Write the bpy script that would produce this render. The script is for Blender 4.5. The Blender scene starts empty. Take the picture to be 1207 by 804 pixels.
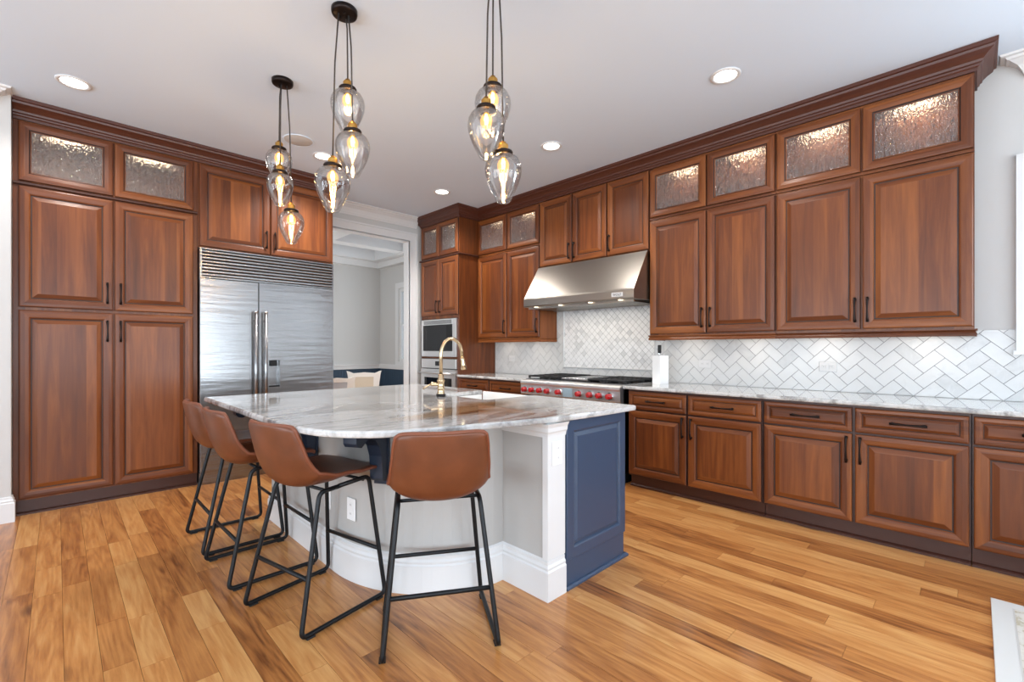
import bpy, math, random
from mathutils import Vector
random.seed(7)
S = bpy.context.scene
COL = S.collection
PI = math.pi

# ------------------------------------------------------------------ camera
CAMZ = 1.235
cd = bpy.data.cameras.new('camera'); cam = bpy.data.objects.new('camera', cd); COL.objects.link(cam)
cd.sensor_width = 36.0; cd.sensor_fit = 'HORIZONTAL'; cd.lens = 541.5/1207*36.0
cd.shift_y = 8.5/1207; cd.clip_start = 0.02
cam.location = (0, 0, CAMZ); cam.rotation_euler = (PI/2, 0, -math.atan2(.7039, .7103))
S.camera = cam
# ------------------------------------------------------------------ colour management, sky, daylight
vs = S.view_settings
S.display_settings.display_device = 'sRGB'
vs.view_transform = 'Standard'; vs.look = 'None'; vs.gamma = 1.0; vs.exposure = 0.0; vs.use_curve_mapping = False
W = bpy.data.worlds.new('sky'); S.world = W; W.use_nodes = True
bg = W.node_tree.nodes['Background']; bg.inputs[0].default_value = (.80, .90, 1.0, 1); bg.inputs[1].default_value = 2.2
S.cycles.max_bounces = 10; S.cycles.diffuse_bounces = 5; S.cycles.glossy_bounces = 5
S.cycles.transmission_bounces = 8; S.cycles.transparent_max_bounces = 16
S.cycles.sample_clamp_indirect = 6.0; S.cycles.caustics_reflective = False; S.cycles.caustics_refractive = False

def area(name, loc, rot, sx, sy, power, col=(1, 1, 1)):
    l = bpy.data.lights.new(name, 'AREA'); l.shape = 'RECTANGLE'; l.size = sx; l.size_y = sy
    l.energy = power; l.color = col
    o = bpy.data.objects.new(name, l); COL.objects.link(o); o.location = loc; o.rotation_euler = rot
    return o
DAY = (.80, .91, 1.0)
# fill lamps added at unseen windows, tilted up at the ceiling; right-wall ones level
for wx in (-2.9, -.4, 2.1):
    area('daylight', (wx, -4.3, 1.45), (PI/2+.68, 0, 0), 1.9, 1.9, 125, DAY)
for wy in (-2.6, .2, 2.8):
    area('daylight', (-4.3, wy, 1.45), (PI/2+.68, 0, -PI/2), 1.9, 1.9, 112, DAY)
area('daylight', (4.2, -1.0, 1.8), (PI/2, 0, PI/2), 1.25, 1.05, 28, DAY)
area('daylight', (4.2, 6.4, 1.7), (PI/2, 0, PI/2), .6, 1.4, 14, (.95, .98, 1))
area('daylight', (.65, 6.75, 1.7), (PI/2, 0, -PI/2), 1.2, 1.6, 30, (.95, .98, 1))  # added fill lamp; the dining room's left wall has no window

# ------------------------------------------------------------------ materials
MATS = {}
def srgb(r, g, b):
    f = lambda c: (c/255/12.92) if c/255 <= .04045 else ((c/255+.055)/1.055)**2.4
    return (f(r), f(g), f(b), 1)
def base(name, col, rough=.5, metal=0.0, **kw):
    m = bpy.data.materials.new(name); m.use_nodes = True
    b = m.node_tree.nodes['Principled BSDF']
    b.inputs['Base Color'].default_value = col
    b.inputs['Roughness'].default_value = rough; b.inputs['Metallic'].default_value = metal
    for k, v in kw.items(): b.inputs[k.replace('_', ' ')].default_value = v
    MATS[name] = m
    return m
def N(m, t, **kw):
    n = m.node_tree.nodes.new(t)
    for k, v in kw.items(): setattr(n, k, v)
    return n
def L(m, a, b): m.node_tree.links.new(a, b)
def bsdf(m): return m.node_tree.nodes['Principled BSDF']
def ramp(m, stops, fac):
    r = N(m, 'ShaderNodeValToRGB'); e = r.color_ramp.elements
    while len(e) < len(stops): e.new(.5)
    for i, (p, c) in enumerate(stops): e[i].position = p; e[i].color = c
    L(m, fac, r.inputs[0]); return r.outputs[0]
def coords(m, scale, rnd=True, rot=(0, 0, 0)):
    tc = N(m, 'ShaderNodeTexCoord'); mp = N(m, 'ShaderNodeMapping')
    mp.inputs['Scale'].default_value = scale; mp.inputs['Rotation'].default_value = rot
    L(m, tc.outputs['Object'], mp.inputs['Vector'])
    if rnd:
        oi = N(m, 'ShaderNodeObjectInfo'); mu = N(m, 'ShaderNodeMath', operation='MULTIPLY'); mu.inputs[1].default_value = 37.0
        L(m, oi.outputs['Random'], mu.inputs[0])
        ad = N(m, 'ShaderNodeVectorMath', operation='ADD'); L(m, mp.outputs[0], ad.inputs[0]); L(m, mu.outputs[0], ad.inputs[1])
        return ad.outputs[0]
    return mp.outputs[0]
def noise(m, vec, scale, detail=3, rough=.5, dist=0.0):
    n = N(m, 'ShaderNodeTexNoise'); n.inputs['Scale'].default_value = scale; n.inputs['Detail'].default_value = detail
    n.inputs['Roughness'].default_value = rough; n.inputs['Distortion'].default_value = dist
    if vec is not None: L(m, vec, n.inputs['Vector'])
    return n.outputs['Fac']
def bump(m, h, strength, dist=.01):
    b = N(m, 'ShaderNodeBump'); b.inputs['Strength'].default_value = strength; b.inputs['Distance'].default_value = dist
    L(m, h, b.inputs['Height']); L(m, b.outputs[0], bsdf(m).inputs['Normal'])
def math2(m, op, a, b):
    n = N(m, 'ShaderNodeMath', operation=op)
    for i, x in enumerate((a, b)):
        if isinstance(x, (int, float)): n.inputs[i].default_value = x
        else: L(m, x, n.inputs[i])
    return n.outputs[0]

def cherry(name, axis):
    m = base(name, (1, 1, 1, 1), .40, Coat_Weight=.10, Coat_Roughness=.2); bsdf(m).inputs['Specular IOR Level'].default_value = .35
    sc = (14, 14, .9) if axis == 'z' else (.9, 14, 14)
    v = coords(m, sc)
    g = noise(m, v, 1.6, 5, .6, .5)
    tc = N(m, 'ShaderNodeTexCoord'); sp = N(m, 'ShaderNodeSeparateXYZ'); L(m, tc.outputs['Object'], sp.inputs[0])
    src = sp.outputs['X'] if axis == 'z' else sp.outputs['Z']
    st = math2(m, 'FLOOR', math2(m, 'DIVIDE', src, .083), 0)
    oi = N(m, 'ShaderNodeObjectInfo')
    wn = N(m, 'ShaderNodeTexWhiteNoise', noise_dimensions='2D'); cv = N(m, 'ShaderNodeCombineXYZ')
    L(m, st, cv.inputs[0]); L(m, oi.outputs['Random'], cv.inputs[1]); L(m, cv.outputs[0], wn.inputs['Vector'])
    t = math2(m, 'ADD', math2(m, 'MULTIPLY', g, .75), math2(m, 'MULTIPLY', wn.outputs['Value'], .30))
    c = ramp(m, [(.15, srgb(60, 27, 10)), (.5, srgb(103, 53, 22)), (.85, srgb(143, 83, 37))], t)
    L(m, c, bsdf(m).inputs['Base Color'])
    return m
cherry('cherry', 'z'); cherry('cherry_rail', 'x')
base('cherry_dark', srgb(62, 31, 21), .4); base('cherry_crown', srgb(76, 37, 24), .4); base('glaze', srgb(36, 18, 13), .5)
m = base('wall_grey', srgb(198, 197, 195), .85); bump(m, noise(m, coords(m, (1, 1, 1), False), 160, 3), .08, .002)
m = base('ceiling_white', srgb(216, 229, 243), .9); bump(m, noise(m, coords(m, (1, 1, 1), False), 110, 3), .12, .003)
base('trim_white', srgb(218, 218, 218), .4); base('paint_grey', srgb(178, 176, 173), .6)
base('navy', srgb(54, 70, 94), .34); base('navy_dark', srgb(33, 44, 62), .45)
m = base('wainscot_navy', srgb(58, 78, 98), .5)
base('bronze', srgb(38, 30, 28), .38, .85); base('black_metal', srgb(30, 31, 33), .42, .6)
base('black_rubber', srgb(24, 24, 25), .7); base('cast_iron', srgb(36, 36, 38), .6, .3)
base('black_glass', srgb(13, 16, 22), .05, 0)
base('brass', srgb(196, 150, 78), .3, 1.0); base('champagne_brass', srgb(205, 182, 148), .24, 1.0)
base('cord_dark', srgb(52, 46, 44), .6); base('porcelain', srgb(240, 240, 238), .12)
base('chrome', srgb(225, 225, 226), .12, 1.0); base('red_knob', srgb(176, 12, 22), .25, 0, Coat_Weight=.6)
base('plastic_white', srgb(236, 236, 236), .35); base('slot_dark', srgb(120, 120, 120), .6)
base('plate_grey', srgb(203, 203, 203), .35)
base('upholstery_grey', srgb(188, 190, 194), .9); base('tan_cane', srgb(216, 204, 184), .7); base('dining_white', srgb(236, 234, 228), .45)
base('lettering', srgb(70, 66, 66), .4, .3); base('display_blue', srgb(150, 172, 184), .2)
m = base('stainless', srgb(146, 146, 147), .27, 1.0)
bump(m, noise(m, coords(m, (.9, .9, 11), False), 1.8, 4), .28, .012)
base('stainless_bright', srgb(206, 206, 207), .40, 1.0)
m = base('stainless_warm', srgb(168, 162, 153), .29, 1.0)
bump(m, noise(m, coords(m, (1, 60, 60), False), 1.5, 2), .03, .004)
m = base('leather', srgb(120, 62, 35), .40)
v = coords(m, (1, 1, 1)); L(m, ramp(m, [(.3, srgb(92, 49, 27)), (.7, srgb(111, 61, 35))], noise(m, v, 9, 4)), bsdf(m).inputs['Base Color'])
bump(m, noise(m, v, 260, 2), .12, .002)
base('leather_piping', srgb(118, 64, 40), .5)

def emis(name, col, s):
    m = base(name, (0, 0, 0, 1), .5); b = bsdf(m)
    b.inputs['Emission Color'].default_value = col; b.inputs['Emission Strength'].default_value = s
emis('can_lens', (1, .97, .92, 1), 9.0); emis('cabinet_led', (1, .82, .56, 1), 130.0)
emis('under_led', (1, .90, .76, 1), 26.0); emis('filament', (1, .62, .24, 1), 42.0); emis('bulb_glow', (1, .60, .22, 1), 4.5)
emis('hood_lamp', (1, .86, .65, 1), 3.0); emis('oven_digits', (.5, .7, .8, 1), .6)

# clear thin glass
def clear_glass(name, edge, spec=1.0):
    m = bpy.data.materials.new(name); m.use_nodes = True; nt = m.node_tree; nt.nodes.clear(); MATS[name] = m
    out = N(m, 'ShaderNodeOutputMaterial'); mx = N(m, 'ShaderNodeMixShader'); tr = N(m, 'ShaderNodeBsdfTransparent'); gl = N(m, 'ShaderNodeBsdfGlossy')
    gl.inputs['Roughness'].default_value = .02
    lw = N(m, 'ShaderNodeLayerWeight'); lw.inputs['Blend'].default_value = .35
    L(m, ramp(m, [(0, (.997, .997, .997, 1)), (.8, (.985, .985, .985, 1)), (1, edge)], lw.outputs['Facing']), tr.inputs['Color'])
    fr = N(m, 'ShaderNodeFresnel'); fr.inputs['IOR'].default_value = 1.45
    L(m, math2(m, 'MULTIPLY', fr.outputs[0], spec), mx.inputs[0]); L(m, tr.outputs[0], mx.inputs[1]); L(m, gl.outputs[0], mx.inputs[2])
    L(m, mx.outputs[0], out.inputs['Surface'])
clear_glass('clear_glass', (.95, .95, .95, 1), .55); clear_glass('window_glass', (.8, .85, .85, 1), .6)
m = bpy.data.materials.new('bulb_glass'); m.use_nodes = True; m.node_tree.nodes.clear(); MATS['bulb_glass'] = m
o_ = N(m, 'ShaderNodeOutputMaterial'); a_ = N(m, 'ShaderNodeAddShader'); t_ = N(m, 'ShaderNodeBsdfTransparent'); e_ = N(m, 'ShaderNodeEmission')
t_.inputs[0].default_value = (1, .86, .62, 1); e_.inputs[0].default_value = (1, .56, .20, 1); e_.inputs[1].default_value = .55
L(m, t_.outputs[0], a_.inputs[0]); L(m, e_.outputs[0], a_.inputs[1]); L(m, a_.outputs[0], o_.inputs['Surface'])
# rain glass of the lit cabinets
m = base('rain_glass', (.92, .92, .90, 1), .10, 0, Transmission_Weight=.88, IOR=1.35)
v = coords(m, (1, 1, .42), True); bump(m, noise(m, v, 62, 2, .5), 1.0, .03)

# stones
def stone(name, rot, scale, stops, stretch, dist):
    m = base(name, (1, 1, 1, 1), .06, 0, Coat_Weight=.4, Coat_Roughness=.03)
    bsdf(m).inputs['Specular IOR Level'].default_value = .6
    v = coords(m, stretch, False, rot)
    a = noise(m, v, scale, 7, .62, dist)
    fine = noise(m, coords(m, (1, 1, 1), False), 60, 4, .6)
    t = math2(m, 'ADD', a, math2(m, 'MULTIPLY', math2(m, 'SUBTRACT', fine, .5), .16))
    L(m, ramp(m, stops, t), bsdf(m).inputs['Base Color'])
    return m, v
stone('quartzite', (0, 0, .4), 3.2, [(.30, srgb(92, 94, 96)), (.42, srgb(166, 167, 167)), (.54, srgb(204, 204, 203)), (.64, srgb(138, 137, 135)), (.75, srgb(190, 190, 188))], (1, 1, 1), 1.2)
m, v = stone('island_stone', (0, 0, PI/4), 1.9, [(.26, srgb(104, 102, 102)), (.38, srgb(172, 172, 171)), (.50, srgb(206, 206, 205)), (.60, srgb(148, 146, 143)), (.72, srgb(204, 203, 200))], (.8, 3.2, 1), 1.1)
# broad brown band of the slab, in slab coordinates
tc = N(m, 'ShaderNodeTexCoord'); mp = N(m, 'ShaderNodeMapping'); mp.vector_type = 'POINT'
mp.inputs['Location'].default_value = (-1.66, -1.98, 0)
L(m, tc.outputs['Object'], mp.inputs['Vector'])
mp2 = N(m, 'ShaderNodeMapping'); mp2.inputs['Rotation'].default_value = (0, 0, PI/4); mp2.inputs['Scale'].default_value = (.95, 2.0, 1)
L(m, mp.outputs[0], mp2.inputs['Vector'])
nz = N(m, 'ShaderNodeTexNoise'); nz.inputs['Scale'].default_value = 1.6; nz.inputs['Detail'].default_value = 4; L(m, mp2.outputs[0], nz.inputs['Vector'])
vm = N(m, 'ShaderNodeVectorMath', operation='LENGTH'); L(m, mp2.outputs[0], vm.inputs[0])
ln = math2(m, 'ADD', vm.outputs['Value'], math2(m, 'MULTIPLY', math2(m, 'SUBTRACT', nz.outputs['Fac'], .5), 1.5))
mask = N(m, 'ShaderNodeMapRange'); L(m, ln, mask.inputs['Value'])
mask.inputs['From Min'].default_value = .72; mask.inputs['From Max'].default_value = .98; mask.inputs['To Min'].default_value = 1; mask.inputs['To Max'].default_value = 0
v3 = coords(m, (.9, 9, 1), False, (0, 0, PI/4))
brown = ramp(m, [(.30, srgb(52, 38, 29)), (.41, srgb(122, 90, 62)), (.50, srgb(176, 146, 112)), (.60, srgb(104, 74, 50)), (.72, srgb(196, 172, 142))], noise(m, v3, 1.7, 6, .6, .8))
b = bsdf(m); old = b.inputs['Base Color'].links[0].from_socket
mix = N(m, 'ShaderNodeMix', data_type='RGBA'); L(m, mask.outputs[0], mix.inputs[0]); L(m, old, mix.inputs[6]); L(m, brown, mix.inputs[7]); L(m, mix.outputs[2], b.inputs['Base Color'])

# tiles: tone per tile, faint veining
def tile(name, lo, hi):
    m = base(name, (1, 1, 1, 1), .22)
    g = N(m, 'ShaderNodeNewGeometry')
    n = noise(m, coords(m, (1, 1, 1), False), 9, 5, .6, 1.0)
    t = math2(m, 'ADD', math2(m, 'MULTIPLY', g.outputs['Random Per Island'], .7), math2(m, 'MULTIPLY', n, .5))
    L(m, ramp(m, [(.15, lo), (.45, hi), (1, hi)], t), bsdf(m).inputs['Base Color'])
tile('marble_tile', srgb(180, 180, 180), srgb(203, 203, 202)); tile('diamond_tile', srgb(186, 187, 188), srgb(222, 222, 222))
base('grout', srgb(128, 128, 130), .8)
# oak floor: tone per plank, grain along Y, knots
m = base('oak_floor', (1, 1, 1, 1), .30, Coat_Weight=.25, Coat_Roughness=.16)
g = N(m, 'ShaderNodeNewGeometry'); tc = N(m, 'ShaderNodeTexCoord')
off = N(m, 'ShaderNodeVectorMath', operation='SCALE'); cmb = N(m, 'ShaderNodeCombineXYZ')
for i in range(3): L(m, math2(m, 'MULTIPLY', g.outputs['Random Per Island'], (31., 47., 13.)[i]), cmb.inputs[i])
ad = N(m, 'ShaderNodeVectorMath', operation='ADD'); L(m, tc.outputs['Object'], ad.inputs[0]); L(m, cmb.outputs[0], ad.inputs[1])
mp = N(m, 'ShaderNodeMapping'); mp.inputs['Scale'].default_value = (11, 1.1, 1); L(m, ad.outputs[0], mp.inputs['Vector'])
gr = noise(m, mp.outputs[0], 1.7, 6, .62, 1.2)
mpf = N(m, 'ShaderNodeMapping'); mpf.inputs['Scale'].default_value = (55, 2.2, 1); L(m, ad.outputs[0], mpf.inputs['Vector'])
fine = noise(m, mpf.outputs[0], 1.6, 4, .6, .4)
mpr = N(m, 'ShaderNodeMapping'); mpr.inputs['Scale'].default_value = (7.5, .75, 1); L(m, ad.outputs[0], mpr.inputs['Vector'])
cath = math2(m, 'SINE', math2(m, 'MULTIPLY', noise(m, mpr.outputs[0], 1.0, 2, .4, .3), 75.0), 0)
t = math2(m, 'ADD', math2(m, 'ADD', math2(m, 'MULTIPLY', gr, .52), math2(m, 'MULTIPLY', fine, .26)), math2(m, 'ADD', math2(m, 'MULTIPLY', cath, .038), math2(m, 'MULTIPLY', g.outputs['Random Per Island'], .26)))
c = ramp(m, [(.26, srgb(104, 58, 28)), (.40, srgb(162, 102, 53)), (.55, srgb(194, 132, 73)), (.72, srgb(214, 160, 99))], t)
kv = N(m, 'ShaderNodeMapping'); kv.inputs['Scale'].default_value = (3.0, 1.3, 1); L(m, ad.outputs[0], kv.inputs['Vector'])
vo = N(m, 'ShaderNodeTexVoronoi'); vo.inputs['Scale'].default_value = 1.0; L(m, kv.outputs[0], vo.inputs['Vector'])
kr = N(m, 'ShaderNodeMapRange'); L(m, math2(m, 'ADD', vo.outputs['Distance'], math2(m, 'MULTIPLY', gr, .09)), kr.inputs['Value'])
kr.inputs['From Min'].default_value = .09; kr.inputs['From Max'].default_value = .17; kr.inputs['To Min'].default_value = .8; kr.inputs['To Max'].default_value = 0
mix = N(m, 'ShaderNodeMix', data_type='RGBA'); L(m, kr.outputs[0], mix.inputs[0]); L(m, c, mix.inputs[6]); mix.inputs[7].default_value = srgb(84, 48, 28)
L(m, mix.outputs[2], bsdf(m).inputs['Base Color'])
bump(m, gr, .05, .003)
base('floor_gap', srgb(96, 58, 34), .7)
# rug
m = base('rug_wool', (1, 1, 1, 1), .95)
v = coords(m, (1, 1, 1), False)
L(m, ramp(m, [(.38, srgb(214, 210, 202)), (.52, srgb(208, 204, 196)), (.58, srgb(178, 168, 142)), (.64, srgb(212, 208, 200))], noise(m, v, 14, 4, .6, .8)), bsdf(m).inputs['Base Color'])
bump(m, noise(m, v, 300, 2), .3, .003)
base('rug_border', srgb(208, 207, 204), .95); base('rug_line', srgb(196, 194, 190), .95)

# ------------------------------------------------------------------ mesh builder
class MB:
    def __init__(s): s.v = []; s.f = []; s.m = []; s.mats = []; s.smooth = []
    def mi(s, name):
        if name not in s.mats: s.mats.append(name)
        return s.mats.index(name)
    def add(s, vs, fs, mat, smooth=False):
        o = len(s.v); i = s.mi(mat); s.v += [tuple(p) for p in vs]
        for f in fs: s.f.append([o+k for k in f]); s.m.append(i); s.smooth.append(smooth)
    def box(s, a, b, mat, c=0.0):
        (x0, y0, z0), (x1, y1, z1) = a, b
        x0, x1 = min(x0, x1), max(x0, x1); y0, y1 = min(y0, y1), max(y0, y1); z0, z1 = min(z0, z1), max(z0, z1)
        if c <= 0:
            vs = [(x, y, z) for z in (z0, z1) for y in (y0, y1) for x in (x0, x1)]
            s.add(vs, [(0, 2, 3, 1), (4, 5, 7, 6), (0, 1, 5, 4), (2, 6, 7, 3), (0, 4, 6, 2), (1, 3, 7, 5)], mat); return s
        def ring(i, z): return [(x0+i, y0+i, z), (x1-i, y0+i, z), (x1-i, y1-i, z), (x0+i, y1-i, z)]
        def oct_(z, k):   # chamfered vertical edges
            return [(x0+c, y0, z), (x1-c, y0, z), (x1, y0+c, z), (x1, y1-c, z), (x1-c, y1, z), (x0+c, y1, z), (x0, y1-c, z), (x0, y0+c, z)]
        def octi(z): return [(x0+c, y0+c, z), (x1-c, y0+c, z), (x1-c, y0+c, z), (x1-c, y1-c, z), (x1-c, y1-c, z), (x0+c, y1-c, z), (x0+c, y1-c, z), (x0+c, y0+c, z)]
        vs = ring(c, z0)+oct_(z0+c, 0)+oct_(z1-c, 0)+ring(c, z1)
        fs = [(3, 2, 1, 0)]
        q = [(0, 1), (1, 2), (2, 3), (3, 0)]
        for k, (i, j) in enumerate(q):
            fs.append((i, j, 4+2*k+1, 4+2*k)); nx = 4+(2*k+2) % 8
            fs.append((j, nx, 4+2*k+1))
        for k in range(8): fs.append((4+k, 4+(k+1) % 8, 12+(k+1) % 8, 12+k))
        for k, (i, j) in enumerate(q):
            fs.append((12+2*k, 12+2*k+1, 20+j, 20+i)); fs.append((12+2*k+1, 12+(2*k+2) % 8, 20+j))
        fs.append((20, 21, 22, 23)); s.add(vs, fs, mat); return s
    def tube(s, pts, r, mat, n=10, closed=False, rr=None, cap=True):
        P = [Vector(p) for p in pts]; k = len(P); rings = []; up = None
        for i in range(k):
            if closed: t = (P[(i+1) % k]-P[i-1])
            else: t = (P[min(i+1, k-1)]-P[max(i-1, 0)])
            t.normalize()
            if up is None:
                up = Vector((0, 0, 1)) if abs(t.z) < .9 else Vector((1, 0, 0))
            a = (up - t*up.dot(t))
            if a.length < 1e-6: a = t.orthogonal()
            a.normalize(); b = t.cross(a); up = a
            R = rr[i] if rr else r
            rings.append([P[i]+(a*math.cos(2*PI*j/n)+b*math.sin(2*PI*j/n))*R for j in range(n)])
        vs = [p for R in rings for p in R]; fs = []
        for i in range(k if closed else k-1):
            i2 = (i+1) % k
            for j in range(n): fs.append((i*n+j, i*n+(j+1) % n, i2*n+(j+1) % n, i2*n+j))
        s.add(vs, fs, mat, True)
        if cap and not closed:
            s.add(rings[0], [tuple(range(n))[::-1]], mat); s.add(rings[-1], [tuple(range(n))], mat)
        return s
    def lathe(s, prof, mat, n=32, c=(0, 0, 0), axis='z', closed=False):
        vs = []
        for r, h in prof:
            for j in range(n):
                a = 2*PI*j/n; x, y = r*math.cos(a), r*math.sin(a)
                p = {'z': (x, y, h), 'y': (x, h, y), 'x': (h, x, y)}[axis]
                vs.append((p[0]+c[0], p[1]+c[1], p[2]+c[2]))
        k = len(prof); fs = []
        for i in range(k if closed else k-1):
            i2 = (i+1) % k
            for j in range(n): fs.append((i*n+j, i*n+(j+1) % n, i2*n+(j+1) % n, i2*n+j))
        s.add(vs, fs, mat, True); return s
    def cyl(s, c, r, h, mat, n=24, axis='z', smooth=True):
        p = [(0, 0), (r, 0), (r, 0), (r, h), (r, h), (0, h)]
        vs = []
        s.lathe([(r, 0), (r, h)], mat, n, c, axis)
        for hh in (0, h):
            ring = []
            for j in range(n):
                a = 2*PI*j/n; x, y = r*math.cos(a), r*math.sin(a)
                q = {'z': (x, y, hh), 'y': (x, hh, y), 'x': (hh, x, y)}[axis]
                ring.append((q[0]+c[0], q[1]+c[1], q[2]+c[2]))
            s.add(ring, [tuple(range(n))], mat)
        return s
    def prism(s, outline, map3, d0, d1, mat):
        n = len(outline)
        vs = [map3(a, b, d0) for a, b in outline]+[map3(a, b, d1) for a, b in outline]
        fs = [tuple(range(n))[::-1], tuple(range(n, 2*n))]+[(i, (i+1) % n, n+(i+1) % n, n+i) for i in range(n)]
        s.add(vs, fs, mat); return s
    def panel(s, x0, x1, z0, z1, rings, yb, sty, rail, hole=False, glaze=None, field=None):
        """raised panel facing -y: rings of (inset, proud); yb = back plane"""
        def rect(i, d): return [(x0+i, yb-d, z0+i), (x1-i, yb-d, z0+i), (x1-i, yb-d, z1-i), (x0+i, yb-d, z1-i)]
        R = [rect(0, 0)]+[rect(i, d) for i, d in rings]
        if hole: R.append(rect(rings[-1][0], 0))
        for k in range(len(R)-1):
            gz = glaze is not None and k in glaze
            for q in range(4):
                a, b = R[k][q], R[k][(q+1) % 4]; c, d = R[k+1][(q+1) % 4], R[k+1][q]
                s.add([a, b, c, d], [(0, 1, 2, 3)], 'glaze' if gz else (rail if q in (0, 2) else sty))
        if not hole: s.add(R[-1], [(0, 1, 2, 3)], field or sty)
        else:
            for q in range(4): s.add([R[0][q], R[-1][q], R[-1][(q+1) % 4], R[0][(q+1) % 4]], [(0, 1, 2, 3)], sty)
        return s
    def sweep(s, path, prof, mat, side=1, closed=False):
        k = len(path); n = len(prof); V = [Vector(p) for p in path]; vs = []
        for i in range(k):
            d0 = (V[i]-V[i-1]).normalized() if (i > 0 or closed) else None
            d1 = (V[(i+1) % k]-V[i]).normalized() if (i < k-1 or closed) else None
            if d0 is None: d0 = d1
            if d1 is None: d1 = d0
            n0 = Vector((d0.y, -d0.x))*side; n1 = Vector((d1.y, -d1.x))*side
            b = n0+n1; b.normalize(); sc = 1/max(.3, b.dot(n0))
            for o, z in prof: vs.append((V[i].x+b.x*o*sc, V[i].y+b.y*o*sc, z))
        fs = []
        for i in range(k if closed else k-1):
            i2 = (i+1) % k
            for j in range(n): fs.append((i*n+j, i*n+(j+1) % n, i2*n+(j+1) % n, i2*n+j))
        if not closed: fs += [tuple(range(n)), tuple(range((k-1)*n, k*n))[::-1]]
        s.add(vs, fs, mat); return s
    def build(s, name, parent=None, loc=None, fixn=True):
        me = bpy.data.meshes.new(name); me.from_pydata(s.v, [], s.f)
        for q in s.mats: me.materials.append(MATS[q])
        me.polygons.foreach_set('material_index', s.m); me.polygons.foreach_set('use_smooth', s.smooth)
        me.update(); me.validate()
        if fixn:
            import bmesh
            bm = bmesh.new(); bm.from_mesh(me); bmesh.ops.remove_doubles(bm, verts=bm.verts, dist=1e-6)
            bmesh.ops.recalc_face_normals(bm, faces=bm.faces); bm.to_mesh(me); bm.free()
        o = bpy.data.objects.new(name, me); COL.objects.link(o)
        if parent: o.parent = parent
        if loc: o.location = loc
        return o
def thing(name, label, cat, loc=(0, 0, 0), rz=0, group=None):
    o = bpy.data.objects.new(name, None); COL.objects.link(o); o.location = loc; o.rotation_euler = (0, 0, rz)
    o.empty_display_size = .05
    o['label'] = label; o['category'] = cat
    if group: o['group'] = group
    return o
def tag(o, label, cat, group=None):
    o['label'] = label; o['category'] = cat
    if group: o['group'] = group
    return o
def lettering(text, size, parent, loc, align='LEFT'):
    fc = bpy.data.curves.new('lettering', 'FONT'); fc.body = text; fc.size = size; fc.extrude = .0006; fc.align_x = align
    tmp = bpy.data.objects.new('lettering', fc); COL.objects.link(tmp); bpy.context.view_layer.update()
    me = bpy.data.meshes.new_from_object(tmp.evaluated_get(bpy.context.evaluated_depsgraph_get()))
    bpy.data.objects.remove(tmp); bpy.data.curves.remove(fc)
    me.materials.clear(); me.materials.append(MATS['lettering'])
    o = bpy.data.objects.new('badge_lettering', me); COL.objects.link(o); o.parent = parent; o.location = loc; o.rotation_euler = (PI/2, 0, 0)
    return o
def struct(name, mb, **kw):
    o = mb.build(name, **kw); o['kind'] = 'structure'; return o
def child_light(name, kind, parent, loc, energy, col, size=.1, rot=(0, 0, 0), spot=2.4, sy=None):
    l = bpy.data.lights.new(name, kind); l.energy = energy; l.color = col
    if kind == 'AREA':
        l.size = size
        if sy: l.shape = 'RECTANGLE'; l.size_y = sy
    else:
        l.shadow_soft_size = size
        if kind == 'SPOT': l.spot_size = spot; l.spot_blend = .6
    o = bpy.data.objects.new(name, l); COL.objects.link(o); o.parent = parent; o.location = loc; o.rotation_euler = rot
    return o

# ------------------------------------------------------------------ room shell
H = 3.05; XW = 4.28; YB = 5.55
def wall_panel(mb, axis, p0, p1, a0, a1, z0, z1, holes, mat):
    """wall slab between p0..p1 across, a0..a1 along, rectangular holes (b0,b1,c0,c1)"""
    A = sorted({a0, a1}|{h for q in holes for h in q[:2]}); Z = sorted({z0, z1}|{h for q in holes for h in q[2:]})
    for i in range(len(A)-1):
        for j in range(len(Z)-1):
            am, zm = (A[i]+A[i+1])/2, (Z[j]+Z[j+1])/2
            if any(q[0] < am < q[1] and q[2] < zm < q[3] for q in holes): continue
            if axis == 'x': mb.box((p0, A[i], Z[j]), (p1, A[i+1], Z[j+1]), mat)
            else: mb.box((A[i], p0, Z[j]), (A[i+1], p1, Z[j+1]), mat)
    return mb
# floor of individual oak planks running along Y
fl = MB(); fl.add([(-4.6, -4.6, -.012), (4.4, -4.6, -.012), (4.4, 8, -.012), (-4.6, 8, -.012)], [(0, 1, 2, 3)], 'floor_gap')
x = -4.6
while x < 4.38:
    y = -4.6-random.random()*1.2
    while y < 8:
        l = random.choice((.45, .7, .9, 1.2, 1.5, 1.8))*random.uniform(.85, 1.15)
        a, b = max(y, -4.6), min(y+l, 8)
        if b > a+.02:
            g = .0006
            fl.add([(x+g, a+g, 0), (x+.105-g, a+g, 0), (x+.105-g, b-g, 0), (x+g, b-g, 0), (x+g, a+g, -.012), (x+.105-g, a+g, -.012), (x+.105-g, b-g, -.012), (x+g, b-g, -.012)],
                   [(0, 1, 2, 3), (0, 4, 5, 1), (1, 5, 6, 2), (2, 6, 7, 3), (3, 7, 4, 0)], 'oak_floor')
        y += l
    x += .105
struct('floor', fl, fixn=False)
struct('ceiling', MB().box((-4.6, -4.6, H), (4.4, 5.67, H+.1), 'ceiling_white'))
WIN = (-1.62, -.29, 1.24, 2.33)
DWIN = (6.2, 7.13, 1.0, 2.28)
mb = MB(); wall_panel(mb, 'x', XW, XW+.12, -4.6, 8.0, 0, H+.1, [WIN, DWIN], 'wall_grey'); struct('wall_right', mb)
mb = MB(); wall_panel(mb, 'y', YB, YB+.12, -.23, XW, 0, H, [(2.30, 3.483, -1, 2.725)], 'wall_grey'); struct('wall_back', mb)
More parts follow.
